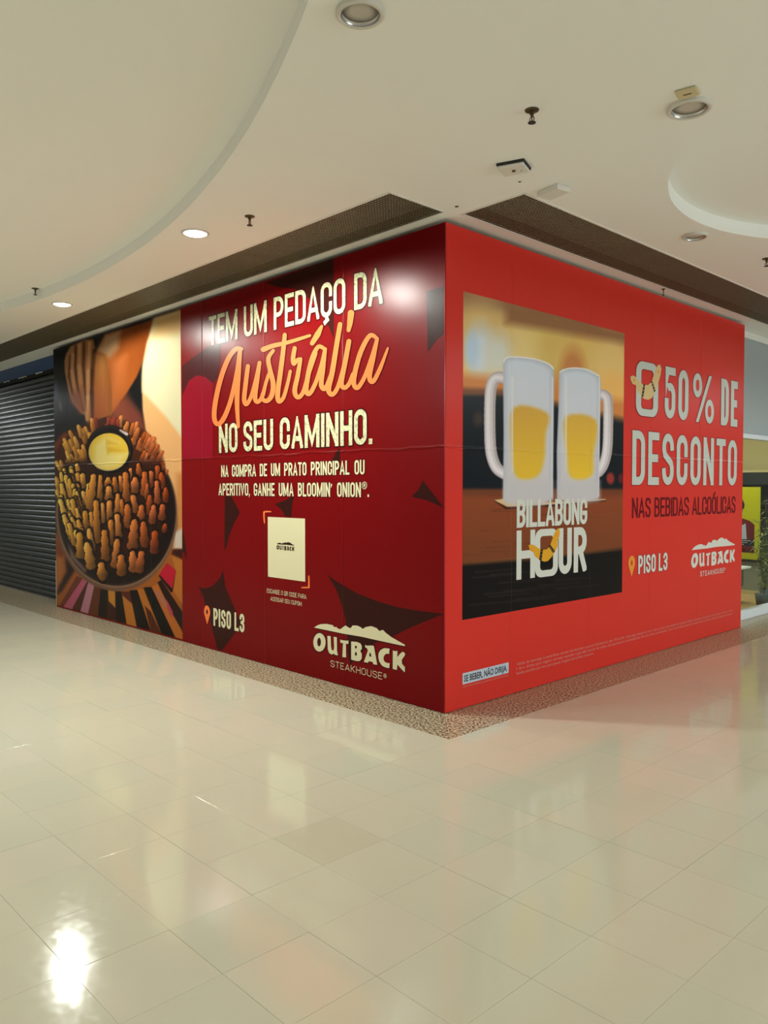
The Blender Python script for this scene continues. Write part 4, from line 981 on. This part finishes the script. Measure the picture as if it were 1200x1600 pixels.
# ------------------------------------------------------------------ shopfront at the left: blue fascia and roller shutter
WY = .23
wl = MB().box(-16, -L1+1.2, WY+.052, WY+.2, 0, HC-.001).build('wall_left', M['void']); tag(wl, kind='structure')
fa = MB().box(-15, -.45, WY+.002, WY+.05, 3.297, HC-.001).build('fascia_board', M['blue']); tag(fa, 'blue painted fascia strip above the grey roller shutter', 'fascia')
sh = empty('roller_shutter', (-10.5, WY, 0), 'closed dark grey roller shutter beside the left end of the hoarding', 'shutter')
sp = .0785; x0, x1 = -13.5, -L1+.35
prof = [(.012, 0), (.004, .006), (-.006, .020), (-.011, .036), (-.009, .052), (.000, .066), (.010, .072), (.012, .0785)]
mb = MB(); n = len(prof)
mb.add([(x, y, z) for x in (x0+10.5, x1+10.5) for y, z in prof], [(i, n+i, n+i+1, i+1) for i in range(n-1)])
me = mb.mesh('slat', True); me.materials.append(M['shutter'])
for i in range(42):
    if .02+i*sp > 3.17: break
    link('slat', me, None, sh, (0, .014, .02+i*sp))
MB().box(x0+10.5, x1+10.5, .005, .03, 0.001, .022).build('bottom_bar', M['steel'], sh)
MB().box(x0+10.5, x1+10.5, -.005, .045, 3.245, 3.294).build('head_box', M['void'], sh)
# scraps of torn paper stuck under the fascia
for i, (x, w_, h_) in enumerate([(-9.55, .26, .014), (-8.85, .34, .016), (-8.18, .26, .026)]):
    pts = [(x+w_*(k/7-.5), 3.294+random.uniform(-.2, .2)*h_) for k in range(8)]+[(x+w_*(.5-k/7), 3.294-h_*random.uniform(.4, 1.1)) for k in range(8)]
    o = shape('paper_scrap', [pts], M['plastic'], lambda u, v, z=0: (u, WY-.007, v)); tag(o, ('torn white paper scrap under the blue fascia at the left edge of the photo', 'long thin torn white paper scrap in the middle of the blue fascia edge', 'largest torn white paper scrap on the blue fascia edge, nearest the hoarding')[i], 'paper scrap')

for nm, a in (('wall_far', (-16, -15.85, -14, WY+.05)), ('wall_end', (-.1, 12, 17.85, 18))):
    tag(MB().box(*a, 0, HC-.002).build(nm, M['trim']), kind='structure')
# ------------------------------------------------------------------ shopfront at the right
XR = -.22
wr = MB().box(XR-.10, XR, L2-.3, 14, 2.262, HC).build('wall_right', M['greywall']); tag(wr, kind='structure')
MB().box(XR, XR+.03, L2+.0, 14, 3.41, HC).build('cove', M['trim'], wr, bevel=.01)
wn = empty('window_1', (XR, 9, 0), None, None); wn['kind'] = 'structure'
MB().box(-.05, .03, L2-.2-9, 5, 2.205, 2.262).build('window_head', M['whitemetal'], wn, bevel=.004)
MB().box(-.05, .03, L2-.2-9, 5, 0, .108).build('window_sill', M['whitemetal'], wn, bevel=.004)
glass, nt, b = new_mat('clear_glass')
b.inputs['Base Color'].default_value = (.93, .97, .95, 1); b.inputs['Roughness'].default_value = .0
b.inputs['Transmission Weight'].default_value = 1; b.inputs['IOR'].default_value = 1.45
mixn = nt.nodes.new('ShaderNodeMixShader'); tr = nt.nodes.new('ShaderNodeBsdfTransparent'); gl = nt.nodes.new('ShaderNodeBsdfGlossy'); fr = nt.nodes.new('ShaderNodeFresnel')
tr.inputs[0].default_value = (.90, .95, .92, 1); gl.inputs['Roughness'].default_value = .0; fr.inputs[0].default_value = 1.25
geo = nt.nodes.new('ShaderNodeNewGeometry'); ml = nt.nodes.new('ShaderNodeMath'); ml.operation = 'MULTIPLY'; sb = nt.nodes.new('ShaderNodeMath'); sb.operation = 'SUBTRACT'; sb.inputs[0].default_value = 1
nt.links.new(geo.outputs['Backfacing'], sb.inputs[1]); nt.links.new(sb.outputs[0], ml.inputs[0]); nt.links.new(fr.outputs[0], ml.inputs[1]); nt.links.new(ml.outputs[0], mixn.inputs[0]); nt.links.new(tr.outputs[0], mixn.inputs[1]); nt.links.new(gl.outputs[0], mixn.inputs[2])
nt.links.new(mixn.outputs[0], nt.nodes['Material Output'].inputs[0])
for i in range(4):
    y0 = L2-.2-9+i*2.2+.0; MB().box(-.012, -.004, y0, y0+2.197, .108, 2.205).build('pane', glass, wn)
MB().box(-.03, -.001, 7.15-9, 7.19-9, .108, 2.205).build('mullion', M['whitemetal'], wn)
sg = empty('window_sign', (XR, 6.55, 1.0), 'white sign panel fixed to the shop glass at the right edge', 'sign')
MB().box(.002, .012, -.09, .28, .05, .72).build('panel', M['whitemetal'], sg)
# shop interior
sf = MB().box(-4.5, XR-.05, L2+.1, 14, -.03, .004).build('floor_shop', M['wood']); tag(sf, kind='structure')
for i in range(16):
    o = MB().box(-4.4, XR-.06, L2+.12+i*.19, L2+.12+i*.19+.186, .004, .010).build('floor_plank', M['wood'], sf)
bw = MB().box(-4.5, XR-.05, 9.6, 9.7, 0, HC).build('wall_shop_back', M['beige']); tag(bw, kind='structure')
bs = MB().box(-4.6, -4.5, L2+.1, 9.7, 0, HC).build('wall_shop_side', M['beige']); tag(bs, kind='structure')
bc = MB().box(-4.6, XR-.10, L2+.1, 9.7, HC, HC+.02).build('ceiling_shop', M['trim']); tag(bc, kind='structure')
sl = bpy.data.lights.new('shop_lamp', 'AREA'); sl.energy = 85; sl.size = 1.6; sl.color = (1, .95, .82)
so_ = bpy.data.objects.new('shop_lamp', sl); C.objects.link(so_); so_.location = (-1.6, 7.2, 3.3)
cb = empty('display_counter', (-1.0, 8.0, 0), 'grey-green display counter with black edge inside the right-hand shop', 'counter')
MB().box(-1.6, .7, 0, .5, .0, .50).build('carcass', M['counter'], cb)
MB().box(-1.62, .72, -.03, .52, .50, .535).build('worktop', M['black'], cb)
MB().box(-1.6, .7, -.01, .0, .0, .07).build('plinth', M['beige'], cb)
ds = empty('wall_shelving', (-1.0, 8.9, 0), 'dark shelving unit with pale upper rails behind the yellow poster', 'shelving')
MB().box(-1.7, .72, .2, .5, 0, 1.86).build('back_panel', M['darkshelf'], ds)
for z_ in (.62, .98, 1.34, 1.66): MB().box(-1.7, .72, -.05, .2, z_, z_+.02).build('shelf', M['darkshelf'], ds)
MB().box(-1.7, .72, .30, .5, 1.86, 1.90).build('shelf', M['beige'], ds)
MB().box(-.17, -.11, .42, .5, 1.86, 2.6).build('upright', M['trim'], ds)
MB().box(-.11, .72, .42, .5, 2.10, 2.15).build('rail', M['trim'], ds)
ps = empty('shop_poster', (-1.165, 7.98, .535), 'lime yellow poster of a dark-haired person in red, standing on the shop counter', 'poster')
MB().box(-.55, .245, 0, .02, 0, 1.085).build('panel', M['yellow'], ps)
Pz = lambda u, v, d=0: (u, -.001-d, v)
M['hair'] = mat('poster_black_ink', (22, 16, 16), .5); M['redink'] = mat('poster_red_ink', (120, 18, 26), .5); M['navy'] = mat('poster_navy_ink', (22, 30, 56), .5); M['skin'] = mat('poster_skin_ink', (150, 92, 66), .5)
shape('red_shirt_print', [[(-.5, .10), (.17, .10), (.17, .52), (.10, .58), (-.03, .62), (-.12, .70), (-.3, .66), (-.5, .5)]], M['redink'], Pz, ps)
shape('face_print', [smooth_loop([(-.16, .60), (-.05, .62), (-.01, .74), (-.05, .84), (-.16, .86), (-.22, .74)])], M['skin'], lambda u, v, d=0: (u, -.002-d, v), ps)
shape('hair_print', [smooth_loop([(-.3, .72), (-.18, .70), (-.10, .80), (-.02, .74), (.02, .82), (-.04, .94), (-.14, 1.0), (-.3, .98)])], M['hair'], lambda u, v, d=0: (u, -.003-d, v), ps)
shape('collar_print', [[(-.3, .30), (.06, .30), (.04, .54), (-.06, .48), (-.16, .50), (-.22, .58), (-.3, .52)]], M['paleblue_R'], lambda u, v, d=0: (u, -.002-d, v), ps)
shape('navy_band', [rc(-.5, .17, .20, .28+.02)], M['navy'], lambda u, v, d=0: (u, -.003-d, v), ps)
for k in range(3): shape('text_line', [rc(-.3, .12-.05*k, .275-.028*k, .283-.028*k)], M['plastic'], lambda u, v, d=0: (u, -.004-d, v), ps)
pieces('lettering', lay_text('MA.O', -.14, .16, .115, .150, .3), M['hair'], lambda u, v, d=0: (u, -.004-d, v), ps)
# low table just behind the glass
tb = empty('side_table', (-.50, 6.12, 0), 'low pale table on one dark square leg behind the shop glass', 'table')
MB().box(-.45, .10, -.18, .25, .565, .59).build('tabletop', M['trim'], tb, bevel=.004)
MB().box(-.015, .045, -.10, -.04, 0, .565).build('leg', M['steel'], tb)
st = empty('stool', (-1.15, 6.95, 0), 'slate grey upholstered stool block behind the low shop table', 'stool')
MB().box(-.28, .35, -.2, .2, .22, .56).build('seat', M['cushion'], st, bevel=.03)
for sx in (-.2, .27):
    for sy in (-.14, .14): MB().box(sx-.015, sx+.015, sy-.015, sy+.015, .004, .23).build('leg', M['steel'], st)
# leafy plants
def plant(x, y, z, hgt, nst, seed, label, m):
    rs = random.Random(seed); g = empty('potted_plant', (x, y, z), label, 'plant', 'green plants behind the shop glass')
    MB().lathe([(.07, 0), (.10, .02), (.12, .17), (.11, .17), (.10, .15), (.02, .15)], 24).build('pot', M['cushion'], g, smooth=True)
    stm, lf = MB(), MB()
    for k in range(nst):
        a = rs.uniform(0, 6.28); lean = rs.uniform(.03, .16); H_ = hgt*rs.uniform(.6, 1)
        pts = [Vector((math.cos(a)*lean*(t/6)**1.5, math.sin(a)*lean*(t/6)**1.5, .14+H_*t/6)) for t in range(7)]
        stm.tube(pts, .004, 5)
        for t in range(1, 7):
            for s_ in (0, 1, 2, 3):
                b_ = a+rs.uniform(0, 6.28); P = pts[t]; L_ = rs.uniform(.08, .15)
                d = Vector((math.cos(b_), math.sin(b_), rs.uniform(-.5, .5))).normalized(); sd = d.cross(Vector((0, 0, 1))).normalized()*L_*.13
                q1 = P+d*L_*.5+Vector((0, 0, .015)); q2 = P+d*L_+Vector((0, 0, -.02))
                lf.add([P, q1+sd, q2, q1-sd, q1+Vector((0, 0, -.006))], [(0, 4, 1), (1, 4, 2), (2, 4, 3), (3, 4, 0)])
    stm.build('stems', M['leaf'], g); tag(lf.build('foliage', m, g), kind='stuff')
plant(-.62, 7.55, .0, 1.30, 9, 1, 'tall leafy green plant in front of the dark shop shelving', M['leaf'])
plant(-.45, 6.95, .0, .85, 8, 2, 'shorter pale green leafy plant nearest the shop glass', M['leaf2'])
plant(-.90, 8.22, .535, .95, 6, 3, 'thin plant whose leaves overlap the yellow poster', M['leaf2'])

# ------------------------------------------------------------------ unseen lamps of the hall, most of them added as fill
def far_lamp(x, y, w=FAR_W, col=(.93, 1, 1.0)):
    g = downlight(x, y, .088, True, 'lit round downlight placed unseen to light the hall', False)
    g['group'] = 'hall downlights out of view'
    for c in g.children:
        if c.type == 'LIGHT': c.data.energy = w; c.data.color = col
far_lamp(-4.6, -5.6, 230); far_lamp(-12, -.95, 150)  # both added to brighten the floor at left
for x, y in ((6.8, 1.2), (8.5, -5.5), (-2.9, -4.3), (1.0, -11), (10, -1)): far_lamp(x, y)  # added out of view to lift floor and ceiling brightness
for x, y in ((3.8, 4.8), (2.9, 10.5), (6.8, 7.5)): far_lamp(x, y, FAR_W*.6)
